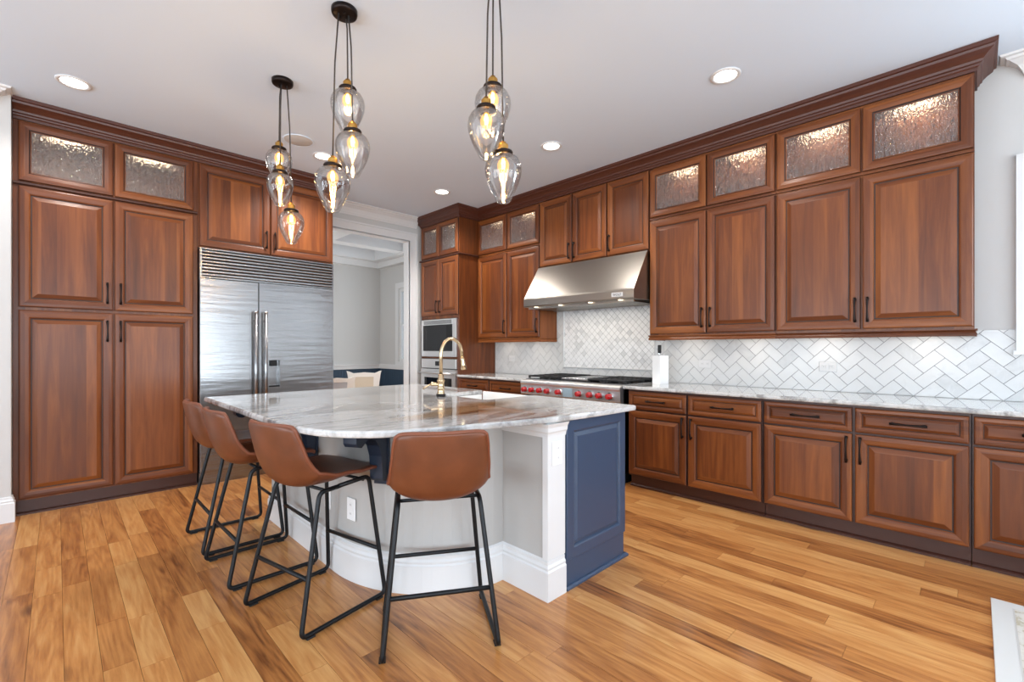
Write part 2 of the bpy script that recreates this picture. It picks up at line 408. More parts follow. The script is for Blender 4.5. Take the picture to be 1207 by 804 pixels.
struct('wall_left', MB().box((-4.48, 4.83, 0), (-.232, YB+.12, H), 'wall_grey'))
mb = MB(); wall_panel(mb, 'x', -4.6, -4.48, -4.6, YB+.12, 0, H, [(wy-.95, wy+.95, .5, 2.6) for wy in (-2.6, .2, 2.8)], 'wall_grey'); struct('wall_far_left', mb)
mb = MB(); wall_panel(mb, 'y', -4.6, -4.48, -4.48, XW, 0, H, [(wx-.95, wx+.95, .5, 2.6) for wx in (-2.9, -.4, 2.1)], 'wall_grey'); struct('wall_front', mb)
def sash(name, axis, p, a0, a1, z0, z1, cols, rows, parent=None):
    w = MB(); t = .05
    def bar(b0, b1, c0, c1, d=.03):
        if axis == 'x': w.box((p-d, b0, c0), (p+d, b1, c1), 'trim_white')
        else: w.box((b0, p-d, c0), (b1, p+d, c1), 'trim_white')
    bar(a0, a0+t, z0, z1); bar(a1-t, a1, z0, z1); bar(a0+t, a1-t, z0, z0+t); bar(a0+t, a1-t, z1-t, z1)
    for i in range(1, cols): c = a0+(a1-a0)*i/cols; bar(c-.012, c+.012, z0+t, z1-t, .015)
    for i in range(1, rows): c = z0+(z1-z0)*i/rows; bar(a0+t, a1-t, c-.012, c+.012, .0149)
    o = struct(name, w)
    g = MB()
    if axis == 'x': g.box((p-.003, a0+t, z0+t), (p+.003, a1-t, z1-t), 'window_glass')
    else: g.box((a0+t, p-.003, z0+t), (a1-t, p+.003, z1-t), 'window_glass')
    g.build('window_pane', o); return o
sash('window_1', 'x', XW+.06, WIN[0], WIN[1], WIN[2], WIN[3], 2, 2)
sash('window_2', 'x', XW+.031, DWIN[0], DWIN[1], DWIN[2], DWIN[3], 1, 2)
k = 3
for wx in (-2.9, -.4, 2.1): sash('window_%d' % k, 'y', -4.54, wx-.95, wx+.95, .5, 2.6, 2, 3); k += 1
for wy in (-2.6, .2, 2.8): sash('window_%d' % k, 'x', -4.54, wy-.95, wy+.95, .5, 2.6, 2, 3); k += 1
# casing of the right-hand window, with stool and apron
cas = MB()
pr = [(0, 0), (.024, .004), (.026, .02), (.018, .03), (.020, .075), (.03, .085), (.03, .105), (0, .105)]
y0, y1, z0, z1 = WIN
def vbar(mb, X, ya, yb, za, zb, d, mat='trim_white'): mb.box((X-d, ya, za), (X, yb, zb), mat)
for (ya, yb) in ((y1, y1+.105), (y0-.105, y0)):
    vbar(cas, XW-.0005, ya, yb, z0-.02, z1+.10, .02); 
vbar(cas, XW-.0005, y1+.085, y1+.112, z0-.02, z1+.112, .032); vbar(cas, XW-.0005, y0-.112, y0-.085, z0-.02, z1+.112, .032)
vbar(cas, XW-.0005, y1, y1+.018, z0-.02, z1, .027); vbar(cas, XW-.0005, y0-.018, y0, z0-.02, z1, .027)
vbar(cas, XW-.0005, y0-.105, y1+.105, z1, z1+.10, .021); vbar(cas, XW-.0005, y0-.112, y1+.112, z1+.085, z1+.112, .033)
vbar(cas, XW-.0005, y0-.13, y1+.125, z0-.045, z0-.02, .05)
cas.box((XW, y0, z0-.03), (XW+.1, y1, z0), 'trim_white')
struct('trim_1', cas)
# white crown moulding
CR = [(0, H-.135), (.012, H-.135), (.018, H-.118), (.024, H-.112), (.03, H-.095), (.05, H-.06), (.085, H-.032), (.098, H-.028), (.104, H-.016), (.125, H-.012), (.13, H-.0005), (0, H-.0005)]
struct('trim_2', MB().sweep([(XW-.0005, -4.47), (XW-.0005, -.234), (XW+.11, -.234)], CR, 'trim_white', side=-1))
struct('trim_3', MB().sweep([(2.147, YB-.0005), (3.60, YB-.0005)], CR, 'trim_white', side=1))
struct('trim_4', MB().sweep([(-4.47, 4.8295), (-.352, 4.8295), (-.352, 4.90)], CR, 'trim_white', side=1))
BB = [(0, 0), (.02, 0), (.02, .135), (.014, .142), (.016, .152), (.009, .165), (.009, .175), (0, .18)]
struct('baseboard_left', MB().sweep([(-4.47, 4.8295), (-.232, 4.8295), (-.232, 4.90)], BB, 'trim_white', side=1))
struct('baseboard_back', MB().sweep([(3.604, YB-.0005), (3.648, YB-.0005)], BB, 'trim_white', side=1))
# doorway casing
dc = MB(); y = YB-.0005; A, B, T = 2.30, 3.483, 2.725
dc.box((B, y-.02, 0), (B+.118, y, T), 'trim_white'); dc.box((B+.095, y-.034, 0), (B+.120, y, T+.112), 'trim_white'); dc.box((B, y-.028, 0), (B+.018, y, T+.007), 'trim_white')
dc.box((2.18, y-.0201, T), (B+.118, y, T+.107), 'trim_white'); dc.box((2.18, y-.0341, T+.092), (B+.12, y, T+.113), 'trim_white'); dc.box((A, y-.0281, T), (B, y, T+.015), 'trim_white')
dc.box((2.18, y-.02, 0), (A, y, T), 'trim_white')
dc.box((B-.012, YB, 0), (B, YB+.12, T), 'trim_white'); dc.box((A, YB, 0), (A+.012, YB+.12, T), 'trim_white'); dc.box((A+.012, YB, T-.012), (B-.012, YB+.12, T), 'trim_white')
struct('trim_5', dc)
# ---- dining room beyond the doorway
struct('wall_dining_back', MB().box((.5, 7.8, 0), (XW, 7.92, H+.1), 'wall_grey'))
struct('wall_dining_left', MB().box((.4, YB+.12, 0), (.5, 7.92, H+.1), 'wall_grey'))
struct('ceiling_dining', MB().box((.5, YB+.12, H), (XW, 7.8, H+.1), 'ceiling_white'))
cf = MB()
cf.box((.5, 7.55, 2.80), (XW, 7.8, H), 'trim_white'); cf.box((4.03, YB+.12, 2.80), (XW, 7.55, H), 'trim_white'); cf.box((.5, YB+.12, 2.80), (4.03, 5.9, H), 'trim_white')
cf.box((.5, 6.62, 2.82), (4.03, 6.84, H), 'trim_white')
for bx in (1.55, 2.8): 
    cf.box((bx-.1, 5.9, 2.825), (bx+.1, 6.62, H), 'trim_white'); cf.box((bx-.1, 6.84, 2.825), (bx+.1, 7.55, H), 'trim_white')
cf.box((.5, 7.70, 2.70), (XW, 7.8, 2.80), 'trim_white'); cf.box((4.18, YB+.12, 2.70), (XW, 7.70, 2.80), 'trim_white')
struct('trim_6', cf)
ws = MB(); ws.box((.5, 7.775, .16), (XW, 7.7995, .86), 'wainscot_navy')
for i in range(75): ws.box((.52+i*.05, 7.768, .17), (.56+i*.05, 7.776, .855), 'wainscot_navy')
ws.box((XW-.025, YB+.121, .16), (XW-.0005, 7.775, .86), 'wainscot_navy')
for i in range(42): ws.box((XW-.032, 5.69+i*.05, .17), (XW-.024, 5.73+i*.05, .855), 'wainscot_navy')
struct('trim_7', ws)
cr = MB(); cr.box((.5, 7.74, .865), (XW, 7.7995, .945), 'trim_white'); cr.box((XW-.06, YB+.121, .865), (XW-.0005, 7.74, .945), 'trim_white'); cr.box((.5, 7.725, .93), (XW-.06, 7.74, .945), 'trim_white'); cr.box((.5, 7.77, 0), (XW, 7.7995, .155), 'trim_white')
struct('trim_8', cr)
cw = MB(); X = XW-.0005
for (a, b, c, d) in ((DWIN[0]-.1, DWIN[0], 1.0, 2.28), (DWIN[1], DWIN[1]+.1, 1.0, 2.28), (DWIN[0]-.1, DWIN[1]+.1, 2.28, 2.38), (DWIN[0]-.1, DWIN[1]+.1, .947, 1.0)): cw.box((X-.025, a, c), (X, b, d), 'trim_white')
struct('trim_9', cw)

# ------------------------------------------------------------------ cabinet parts
RINGS = [(0, .014), (.004, .019), (.010, .0205), (.028, .0215), (.052, .019), (.059, .016), (.063, .009), (.067, .0085), (.070, .0085), (.073, .010), (.098, .0185), (.101, .019)]
GLZ = {0, 7, 8}  # groove rings: real glaze; outer ring: gap shade painted on door and drawer sides
DRINGS = [(0, .014), (.004, .019), (.010, .0205), (.022, .0215), (.034, .018), (.037, .010), (.040, .010), (.042, .011), (.054, .0175), (.056, .018)]
GRINGS = [(0, .014), (.004, .019), (.010, .0205), (.028, .0215), (.054, .018), (.060, .012), (.066, .010)]
def pull(parent, x, z, vert=True, length=.16, yb=-.021, mat='bronze'):
    mb = MB(); n = 9; pts = []; h = length/2
    for i in range(n):
        t = -1+2*i/(n-1); out = .030*(1-.35*t*t)
        p = (x, yb-out, z+t*h) if vert else (x+t*h, yb-out, z)
        pts.append(p)
    mb.tube(pts, .0055, mat, 8, rr=[.0065-.0015*math.cos(PI*(i/(n-1)*2-1)) for i in range(n)])
    for sg in (-.86, .86):
        a = (x, yb+.0005, z+sg*h) if vert else (x+sg*h, yb+.0005, z)
        b = (a[0], yb-.024, a[2]); mb.tube([a, b], .0065, mat, 8)
        mb.tube([a, (a[0], yb-.004, a[2])], .009, mat, 10)
    return mb.build('handle', parent)
def door(parent, x0, x1, z0, z1, handle=None, hz=None, name='door', wood=True, rings=RINGS, glaze=GLZ, hl=.16):
    mb = MB()
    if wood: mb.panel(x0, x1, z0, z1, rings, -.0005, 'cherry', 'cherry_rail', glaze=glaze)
    o = mb.build(name, parent)
    if handle is not None: pull(o, handle, hz, True, hl)
    return o
def drawer(parent, x0, x1, z0, z1):
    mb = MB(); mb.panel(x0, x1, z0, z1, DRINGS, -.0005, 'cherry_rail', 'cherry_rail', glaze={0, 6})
    o = mb.build('drawer', parent); pull(o, (x0+x1)/2, (z0+z1)/2, False, .17); return o
def glass_door(parent, x0, x1, z0, z1):
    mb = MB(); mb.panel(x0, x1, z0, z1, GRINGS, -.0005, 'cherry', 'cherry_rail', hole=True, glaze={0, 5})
    o = mb.build('glass_door', parent); i = .060
    g = MB().box((x0+i, -.008, z0+i), (x1-i, -.003, z1-i), 'rain_glass').build('glass_pane', o)
    g['label'] = 'textured rain glass pane'
    return o
def hollow(mb, x0, x1, d, z0, z1, t=.018, mids=(), mat='cherry', frame=.03):
    mb.box((x0, .02, z0), (x0+t, d, z1), mat); mb.box((x1-t, .02, z0), (x1, d, z1), mat)
    mb.box((x0+t, .02, z0), (x1-t, d, z0+t), mat); mb.box((x0+t, .02, z1-t), (x1-t, d, z1), mat)
    mb.box((x0+t, d-.01, z0+t), (x1-t, d, z1-t), mat)
    mb.box((x0, 0, z0), (x0+frame, .02, z1), mat); mb.box((x1-frame, 0, z0), (x1, .02, z1), mat)
    mb.box((x0+frame, 0, z0), (x1-frame, .02, z0+frame), 'cherry_rail'); mb.box((x0+frame, 0, z1-frame), (x1-frame, .02, z1), 'cherry_rail')
    for q in mids: mb.box((q-frame/2, 0, z0+frame), (q+frame/2, .02, z1-frame), mat); mb.box((q-t/2, .02, z0+t), (q+t/2, d-.01, z1-t), mat)
def led(parent, x0, x1, y, z):
    c = (x0+x1)/2; w = (x1-x0)*.20
    o = MB().box((c-w, y-.012, z-.008), (c+w, y+.012, z), 'cabinet_led').build('light_strip', parent); o['label'] = 'glowing warm light strip'
    return o
RW = -PI/2
def right_glass(yl, edges, label, z0=2.432, z1=2.915, xf=3.97, grp='glass-front cabinets above the wall cabinets'):
    w = yl-edges[-1]
    t = thing('glass_cabinet', label, 'cabinet', (xf, yl, z0), RW, grp)
    mb = MB(); hollow(mb, 0.0005, w-.0005, .30, .004, z1-z0, mids=[yl-e for e in edges[1:-1]]); mb.build('body', t)
    xs = [yl-e for e in edges]
    for a, b in zip(xs[:-1], xs[1:]):
        glass_door(t, a+.006, b-.006, .024, z1-z0-.018); led(t, a+.03, b-.03, .15 if yl > 3 else .20, z1-z0-.022)
    return t
def right_wallcab(yl, edges, hands, label, z0=1.355, z1=2.43, xf=3.97, hz=1.50, rail=True, ends=(False, False), hl=.17, name='wall_cabinet', grp='wall cabinets on the right wall'):
    w = yl-edges[-1]
    t = thing(name, label, 'cabinet', (xf, yl, z0), RW, grp)
    mb = MB(); mb.box((.0005, 0, 0), (w-.0005, .30, z1-z0), 'cherry'); mb.build('body', t)
    xs = [yl-e for e in edges]
    for a, b, hd in zip(xs[:-1], xs[1:], hands):
        hx = None if hd is None else (b-.035 if hd == 'r' else a+.035)
        door(t, a+.006, b-.006, .014, z1-z0-.010, hx, hz-z0, hl=hl)
    if rail:
        p = [(0, 0)] ; l = MB()
        prof = [(0, 0), (0, -.045), (.016, -.045), (.018, -.03), (.010, -.016), (.020, -.006), (.020, 0)]
        path = ([(.0005, .29)] if ends[0] else [])+[(.0005, 0), (w-.0005, 0)]+([(w-.0005, .29)] if ends[1] else [])
        l.sweep(path, [(o_-.006, z_-.0005) for o_, z_ in prof], 'cherry_rail', side=1); l.build('light_rail', t)
        for q in (w*.27, w*.78):
            d = MB().cyl((q, .14, -.012), .032, .0115, 'under_led', 20).build('light_puck', t); d['label'] = 'glowing under-cabinet puck light'
            child_light('puck_glow', 'SPOT', t, (q, .14, -.016), .8, (1, .90, .78), .03, (0, 0, 0), 2.5)
    return t

# ------------------------------------------------------------------ right wall: base run, counter, splash
def right_base(yl, edges, hands, label, ztop=.868, xf=3.65, depth=.62):
    w = yl-edges[-1]
    t = thing('base_cabinet', label, 'cabinet', (xf, yl, 0), RW, 'base cabinets under the stone counter')
    mb = MB(); mb.box((.0005, 0, .105), (w-.0005, depth, ztop), 'cherry_dark'); mb.build('body', t)
    mb = MB(); mb.box((.0005, .045, 0), (w-.0005, depth, .105), 'cherry_dark'); mb.sweep([(0.0005, .045), (w-.0005, .045)], [(0, 0), (.018, 0), (.018, .012), (.010, .02), (0, .024)], 'cherry_dark', side=1); mb.build('toe_kick', t)
    xs = [yl-e for e in edges]
    for a, b, hd in zip(xs[:-1], xs[1:], hands):
        drawer(t, a+.008, b-.008, .697, .852); hx = b-.036 if hd == 'r' else a+.036
        door(t, a+.008, b-.008, .118, .684, hx, .585, hl=.17)
    return t
right_base(2.192, [2.192, 1.648, 1.088], 'rl', 'cherry base cabinet with two drawers next to the gas range, right of it')
right_base(1.085, [1.085, .552, .017], 'rl', 'cherry base cabinet with two drawers directly below the wall cabinet at the right end')
right_base(.014, [.014, -.53, -1.06], 'rl', 'cherry base cabinet cut off by the right edge of the photo')
right_base(4.632, [4.632, 4.055, 3.478], 'rl', 'cherry base cabinet seen beyond the island sink, between oven tower and gas range')
SL = [(.0, .870), (-.004, .874), (0, .880), (.0, .893), (-.006, .9)]
def slab(name, outline, z0, z1, mat, label, cat, group=None, r=.010):
    """stone slab with a softly rounded edge; outline counter-clockwise"""
    n = len(outline); V = [Vector(p) for p in outline]; off = []
    for i in range(n):
        d0 = (V[i]-V[i-1]).normalized(); d1 = (V[(i+1) % n]-V[i]).normalized()
        n0 = Vector((d0.y, -d0.x)); n1 = Vector((d1.y, -d1.x)); b = (n0+n1).normalized(); off.append(b/max(.4, b.dot(n0)))
    rings = [(-r, z0), (-.3*r, z0+.3*r), (0, z0+r), (0, z1-r), (-.3*r, z1-.3*r), (-r, z1)]
    vs = []
    for o, z in rings:
        for i in range(n): vs.append((V[i].x+off[i].x*o, V[i].y+off[i].y*o, z))
    k = len(rings); fs = []
    for q in range(k-1):
        for i in range(n): fs.append((q*n+i, q*n+(i+1) % n, (q+1)*n+(i+1) % n, (q+1)*n+i))
    mb = MB(); mb.add(vs, fs, mat)
    mb.add([vs[i] for i in range(n)], [tuple(range(n))[::-1]], mat); mb.add(vs[-n:], [tuple(range(n))], mat)
    return tag(mb.build(name), label, cat, group)
slab('countertop', [(3.605, -1.08), (4.268, -1.08), (4.268, 2.228), (3.605, 2.228)], .8695, .9, 'quartzite', 'long pale grey stone countertop running right from the gas range', 'countertop', 'wall counters')
slab('countertop', [(3.605, 3.472), (4.268, 3.472), (4.268, 4.634), (3.605, 4.634)], .8695, .9, 'quartzite', 'short stone countertop between the oven tower and the gas range', 'countertop', 'wall counters')
# herringbone marble
def clip(poly, y0, y1, z0, z1):
    def cut(p, ins, isec):
        out = []
        for i in range(len(p)):
            a, b = p[i-1], p[i]
            if ins(b):
                if not ins(a): out.append(isec(a, b))
                out.append(b)
            elif ins(a): out.append(isec(a, b))
        return out
    def lx(c): return lambda a, b: (c, a[1]+(b[1]-a[1])*(c-a[0])/(b[0]-a[0]))
    def lz(c): return lambda a, b: (a[0]+(b[0]-a[0])*(c-a[1])/(b[1]-a[1]), c)
    for ins, s in ((lambda p: p[0] >= y0, lx(y0)), (lambda p: p[0] <= y1, lx(y1)), (lambda p: p[1] >= z0, lz(z0)), (lambda p: p[1] <= z1, lz(z1))):
        poly = cut(poly, ins, s)
        if len(poly) < 3: return []
    return poly
def put_tile(mb, poly, xg, xt, mat):
    n = len(poly); mb.add([(xt, a, b) for a, b in poly]+[(xg, a, b) for a, b in poly], [tuple(range(n))]+[(i, (i+1) % n, n+(i+1) % n, n+i) for i in range(n)], mat)
def herring(rects):
    mb = MB(); Wt = .0762; g = .0016; q = math.sqrt(.5); XG, XT = XW-.006, XW-.0095
    cells = []
    for i in range(-110, 110):
        for j in range(-110, 110):
            t = (i-j) % 4
            if t == 0: cells.append((i, j, i+2, j+1))
            elif t == 3: cells.append((i, j, i+1, j+2))
    for (y0, y1, z0, z1) in rects:
        mb.box((XG, y0, z0), (XW-.0005, y1, z1), 'grout')
        for (a, b, c, d) in cells:
            x0, x1, w0, w1 = a*Wt+g, c*Wt-g, b*Wt+g, d*Wt-g
            P = [(1.6+(u-v)*q, .9+(u+v)*q) for u, v in ((x0, w0), (x1, w0), (x1, w1), (x0, w1))]
            if max(p[0] for p in P) < y0 or min(p[0] for p in P) > y1 or max(p[1] for p in P) < z0 or min(p[1] for p in P) > z1: continue
            P = clip(P, y0, y1, z0, z1)
            if len(P) >= 3: put_tile(mb, P, XG, XT, 'marble_tile')
    return mb
struct('trim_10', herring([(-1.08, 2.165, .902, 1.352), (3.552, 4.634, .902, 1.352), (2.165, 3.552, .902, 1.008), (2.165, 2.258, 1.008, 1.722), (3.443, 3.552, 1.008, 1.722), (2.165, 3.552, 1.722, 1.79)]), fixn=False)
# framed accent of small diamond tiles behind the range
acc = MB(); y0, y1, z0, z1 = 2.258, 3.443, 1.008, 1.722
acc.box((XW-.006, y0+.012, z0+.012), (XW-.0005, y1-.012, z1-.012), 'grout'); w = .052; g = .0016; q = math.sqrt(.5)
for i in range(-60, 60):
    for j in range(-60, 60):
        P = [(2.85+(u-v)*q, 1.36+(u+v)*q) for u, v in ((i*w+g, j*w+g), ((i+1)*w-g, j*w+g), ((i+1)*w-g, (j+1)*w-g), (i*w+g, (j+1)*w-g))]
        if max(p[0] for p in P) < y0 or min(p[0] for p in P) > y1 or max(p[1] for p in P) < z0 or min(p[1] for p in P) > z1: continue
        P = clip(P, y0+.014, y1-.014, z0+.014, z1-.014)
        if len(P) >= 3: put_tile(acc, P, XW-.006, XW-.0095, 'diamond_tile')
for a, b in (((y0, z0), (y1, z0+.014)), ((y0, z1-.014), (y1, z1)), ((y0, z0+.014), (y0+.014, z1-.014)), ((y1-.014, z0+.014), (y1, z1-.014))):
    acc.box((XW-.022, a[0], a[1]), (XW-.0005, b[0], b[1]), 'marble_tile', .003)
struct('trim_11', acc, fixn=False)

# ------------------------------------------------------------------ right wall: uppers
right_wallcab(2.158, [2.158, 1.624, 1.091], 'rl', 'two-door cherry wall cabinet just right of the range hood', ends=(True, False))
right_wallcab(1.089, [1.089, .556, .004], 'rl', 'two-door cherry wall cabinet at the right end beside bare grey wall', ends=(False, True))
right_glass(2.158, [2.158, 1.624, 1.091], 'lit cabinet with two rain-glass doors, right of the three doors over the range hood')
right_glass(1.089, [1.089, .556, .004], 'lit cabinet with two rain-glass doors at the far right end under the brown crown')
right_wallcab(4.632, [4.632, 4.086, 3.542], 'rr', 'two-door cherry wall cabinet left of the range hood beside the oven tower', ends=(False, True))
right_glass(4.632, [4.632, 4.086, 3.542], 'lit cabinet with two rain-glass doors left of the range hood beside the oven tower')
right_wallcab(3.540, [3.540, 3.071, 2.628, 2.160], 'rll', 'short three-door cherry cabinet directly above the stainless range hood', z0=2.155, z1=2.915, hz=2.29, rail=False, name='hood_cabinet')

# crown along the cabinets
CC = [(-.012, 2.917), (.012, 2.917), (.014, 2.935), (.022, 2.942), (.024, 2.952), (.034, 2.958), (.038, 2.972), (.058, 2.992), (.082, 3.008), (.086, 3.022), (.098, 3.026), (.10, 3.0485), (-.012, 3.0485)]
tag(MB().sweep([(4.268, .004), (3.97, .004), (3.97, 4.634), (3.65, 4.634), (3.65, 5.487), (4.2, 5.487)], CC, 'cherry_crown', side=-1).build('crown_moulding'),
    'dark cherry crown moulding along the right wall, stepping out around the oven tower', 'moulding', 'cherry crown mouldings')
tag(MB().sweep([(-.229, 4.95), (2.146, 4.95), (2.146, 5.40)], CC, 'cherry_crown', side=1).build('crown_moulding'),
    'dark cherry crown moulding above the pantry and refrigerator', 'moulding', 'cherry crown mouldings')

# ------------------------------------------------------------------ pantry
t = thing('pantry_cabinet', 'tall cherry pantry with four panelled doors and two lit glass doors, left of refrigerator', 'cabinet', (0, 4.95, 0), 0)
mb = MB(); mb.box((-.2295, 0, .11), (.903, .585, 2.44), 'cherry')
mb.box((.872, 0, 2.44), (.903, .585, 2.916), 'cherry'); hollow(mb, -.2295, .872, .585, 2.44, 2.916, mids=[.331]); mb.build('body', t)
mb = MB(); mb.box((-.2295, .02, 0), (.903, .585, .11), 'cherry_dark'); mb.sweep([(-.2295, .02), (.903, .02)], [(0, 0), (.016, 0), (.016, .014), (.009, .02), (0, .022)], 'cherry_dark', side=1); mb.build('toe_kick', t)
for a, b, hx in ((-.2, .326, .29), (.336, .868, .372)):
    door(t, a, b, .122, 1.518, hx, 1.372, hl=.17); door(t, a, b, 1.541, 2.432, hx, 1.676, hl=.17); glass_door(t, a, b, 2.472, 2.906)
    led(t, a, b, .18, 2.896)
mb = MB(); mb.sweep([(-.2295, 0), (.90, 0)], [(0, 2.440), (.018, 2.440), (.026, 2.446), (.026, 2.456), (.016, 2.462), (0, 2.464)], 'cherry_dark', side=1); mb.build('bead_moulding', t)
# cabinet over the refrigerator
t = thing('refrigerator_cabinet', 'two-door cherry cabinet above the stainless refrigerator', 'cabinet', (0, 4.95, 0), 0)
mb = MB(); mb.box((.905, 0, 2.15), (2.145, .585, 2.916), 'cherry'); mb.box((2.127, 0, 0), (2.145, .585, 2.15), 'cherry_dark'); mb.build('body', t)
door(t, .916, 1.506, 2.162, 2.906, 1.470, 2.30, hl=.17); door(t, 1.514, 2.134, 2.162, 2.906, 1.550, 2.30, hl=.17)

# ------------------------------------------------------------------ refrigerator
t = thing('refrigerator', 'wide stainless built-in refrigerator with two doors and top grille', 'refrigerator', (0, 4.88, 0), 0)
mb = MB(); mb.box((.912, .06, .10), (2.118, .63, 2.135), 'stainless'); mb.box((.912, .09, 0.0), (2.118, .63, .10), 'black_metal'); mb.build('body', t)
mb = MB()
for a, b, c, d in ((.908, .924, 1.872, 2.14), (2.106, 2.122, 1.872, 2.14), (.924, 2.106, 1.872, 1.884), (.924, 2.106, 2.128, 2.14)): mb.box((a, -.002, c), (b, .059, d), 'stainless')
for i in range(8):
    z = 1.892+i*.0297
    mb.prism([(.003, z), (.0, z+.004), (.0, z+.017), (.004, z+.021), (.03, z+.024), (.03, z+.018), (.008, z)], lambda y, zz, x: (x, y, zz), .9245, 2.1055, 'stainless')
mb.box((.924, .05, 1.884), (2.106, .0585, 2.128), 'black_metal'); mb.build('grille', t)
for a, b, hx in ((.910, 1.385, 1.347), (1.391, 2.120, 1.434)):
    mb = MB()
    if a < 1: mb.box((a, -.002, .115), (b, .059, 1.866), 'stainless', .003)
    else:
        x0, x1, z0, z1 = 1.462, 1.588, .835, 1.148
        for q in (((a, -.002, .115), (x0, .059, 1.866)), ((x1, -.002, .115), (b, .059, 1.866)), ((x0, -.002, .115), (x1, .059, z0)), ((x0, -.002, z1), (x1, .059, 1.866))): mb.box(q[0], q[1], 'stainless')
    o = mb.build('door', t)
    hm = MB(); hm.tube([(hx, -.062, .42), (hx, -.062, 1.585)], .015, 'stainless', 16)
    for z in (.50, 1.0, 1.50): hm.tube([(hx, -.0015, z), (hx, -.05, z)], .009, 'stainless', 10)
    hm.tube([(hx, -.062, 1.575), (hx, -.062, 1.59)], .017, 'chrome', 16); hm.tube([(hx, -.062, .415), (hx, -.062, .43)], .017, 'chrome', 16)
    hm.build('handle', o)
    if a > 1:
        dm = MB(); dm.box((x0, .045, z0), (x1, .058, z1), 'stainless')
        for q in (((x0, -.008, z0), (x0+.012, .045, z1)), ((x1-.012, -.008, z0), (x1, .045, z1)), ((x0+.012, -.008, z0), (x1-.012, .045, z0+.02)), ((x0+.012, -.008, z1-.03), (x1-.012, .045, z1))): dm.box(q[0], q[1], 'stainless')
        dm.box((x0+.03, .004, z1-.09), (x1-.03, .044, z1-.03), 'black_metal', .004); dm.box((x0+.014, -.002, z0+.02), (x1-.014, .044, z0+.032), 'black_metal')
        dm.build('dispenser', o)
        lettering('SUB-ZERO', .021, o, (1.985, -.0028, 1.782))
mb = MB(); mb.box((.910, .03, .0), (2.120, .085, .108), 'stainless'); mb.build('toe_panel', t)

# ------------------------------------------------------------------ oven tower
t = thing('oven_tower_cabinet', 'tall cherry oven tower at the corner, with two lit glass doors at top', 'cabinet', (3.65, 5.487, 0), RW)
w = 5.487-4.6365
mb = MB(); hollow(mb, .0005, w, .62, 2.44, 2.916, mids=[w/2])
mb.box((.0005, 0, 1.63), (w, .62, 2.44), 'cherry'); mb.box((.0005, 0, .105), (.04, .62, 1.63), 'cherry'); mb.box((w-.04, 0, .105), (w, .62, 1.63), 'cherry')
mb.box((.04, 0, 1.098), (w-.04, .62, 1.118), 'cherry_rail'); mb.box((.04, 0, .105), (w-.04, .62, .36), 'cherry'); mb.box((.04, .6, .36), (w-.04, .62, 1.63), 'cherry'); mb.build('body', t)
mb = MB(); mb.box((.0005, .045, 0), (w, .62, .105), 'cherry_dark'); mb.build('toe_kick', t)
for a, b, hx in ((.012, w/2-.003, w/2-.035), (w/2+.003, w-.012, w/2+.035)):
    door(t, a, b, 1.672, 2.43, hx, 1.79, hl=.17); glass_door(t, a, b, 2.47, 2.906); led(t, a+.03, b-.03, .11, 2.896)
mb = MB(); mb.sweep([(0.0005, .3), (.0005, 0), (w, 0), (w, .30)], [(0, 2.434), (.018, 2.434), (.026, 2.441), (.026, 2.452), (.016, 2.458), (0, 2.46)], 'cherry_dark', side=1); mb.build('bead_moulding', t)
drawer(t, .012, w-.012, .118, .352)
tx = 3.65; mo = thing('microwave_oven', 'built-in microwave with stainless trim and black glass in the oven tower', 'microwave', (tx, 5.487, 0), RW)
mb = MB(); x0, x1, z0, z1 = .036, w-.036, 1.122, 1.622
for q in (((x0, -.03, z0), (x0+.045, -.0005, z1)), ((x1-.075, -.03, z0), (x1, -.0005, z1)), ((x0+.045, -.03, z0), (x1-.075, -.0005, z0+.075)), ((x0+.045, -.03, z1-.075), (x1-.075, -.0005, z1))): mb.box(q[0], q[1], 'stainless_bright', .002)
for i in range(5): mb.box((x0+.06, -.0315, z1-.062+i*.010), (x1-.09, -.030, z1-.057+i*.010), 'black_metal')
mb.build('trim_kit', mo)
d = MB().box((x0+.046, -.034, z0+.076), (x1-.076, -.002, z1-.076), 'black_glass', .003).build('door', mo)
MB().box((x1-.20, -.0355, z0+.09), (x1-.085, -.034, z1-.09), 'black_metal').build('keypad', mo)
MB().box((.05, .0005, 1.125), (w-.05, .45, 1.615), 'black_metal').build('housing', mo)
ov = thing('electric_oven', 'stainless wall oven below the microwave in the oven tower', 'oven', (tx, 5.487, 0), RW)
z0, z1 = .372, 1.092
MB().box((.05, .0005, .365), (w-.05, .55, z1), 'black_metal').build('housing', ov)
c = MB().box((x0, -.03, .965), (x1, 0.0, z1), 'stainless_bright', .003).build('control_panel', ov)
MB().box((w/2-.06, -.0312, 1.0), (w/2+.05, -.030, 1.06), 'black_glass').build('clock_display', c)
d = MB()
for q in (((x0, -.036, z0), (x0+.08, -.0005, .955)), ((x1-.08, -.036, z0), (x1, -.0005, .955)), ((x0+.08, -.036, z0), (x1-.08, -.0005, z0+.13)), ((x0+.08, -.036, .84), (x1-.08, -.0005, .955))): d.box(q[0], q[1], 'stainless_bright')
d = d.build('door', ov); MB().box((x0+.08, -.033, z0+.13), (x1-.08, -.004, .84), 'black_glass').build('oven_window', d)
hm = MB(); hm.tube([(x0+.03, -.085, .905), (x1-.03, -.085, .905)], .013, 'stainless_bright', 14)
for q in (x0+.07, x1-.07): hm.tube([(q, -.0355, .905), (q, -.08, .905)], .009, 'stainless_bright', 10)
hm.build('handle', d)

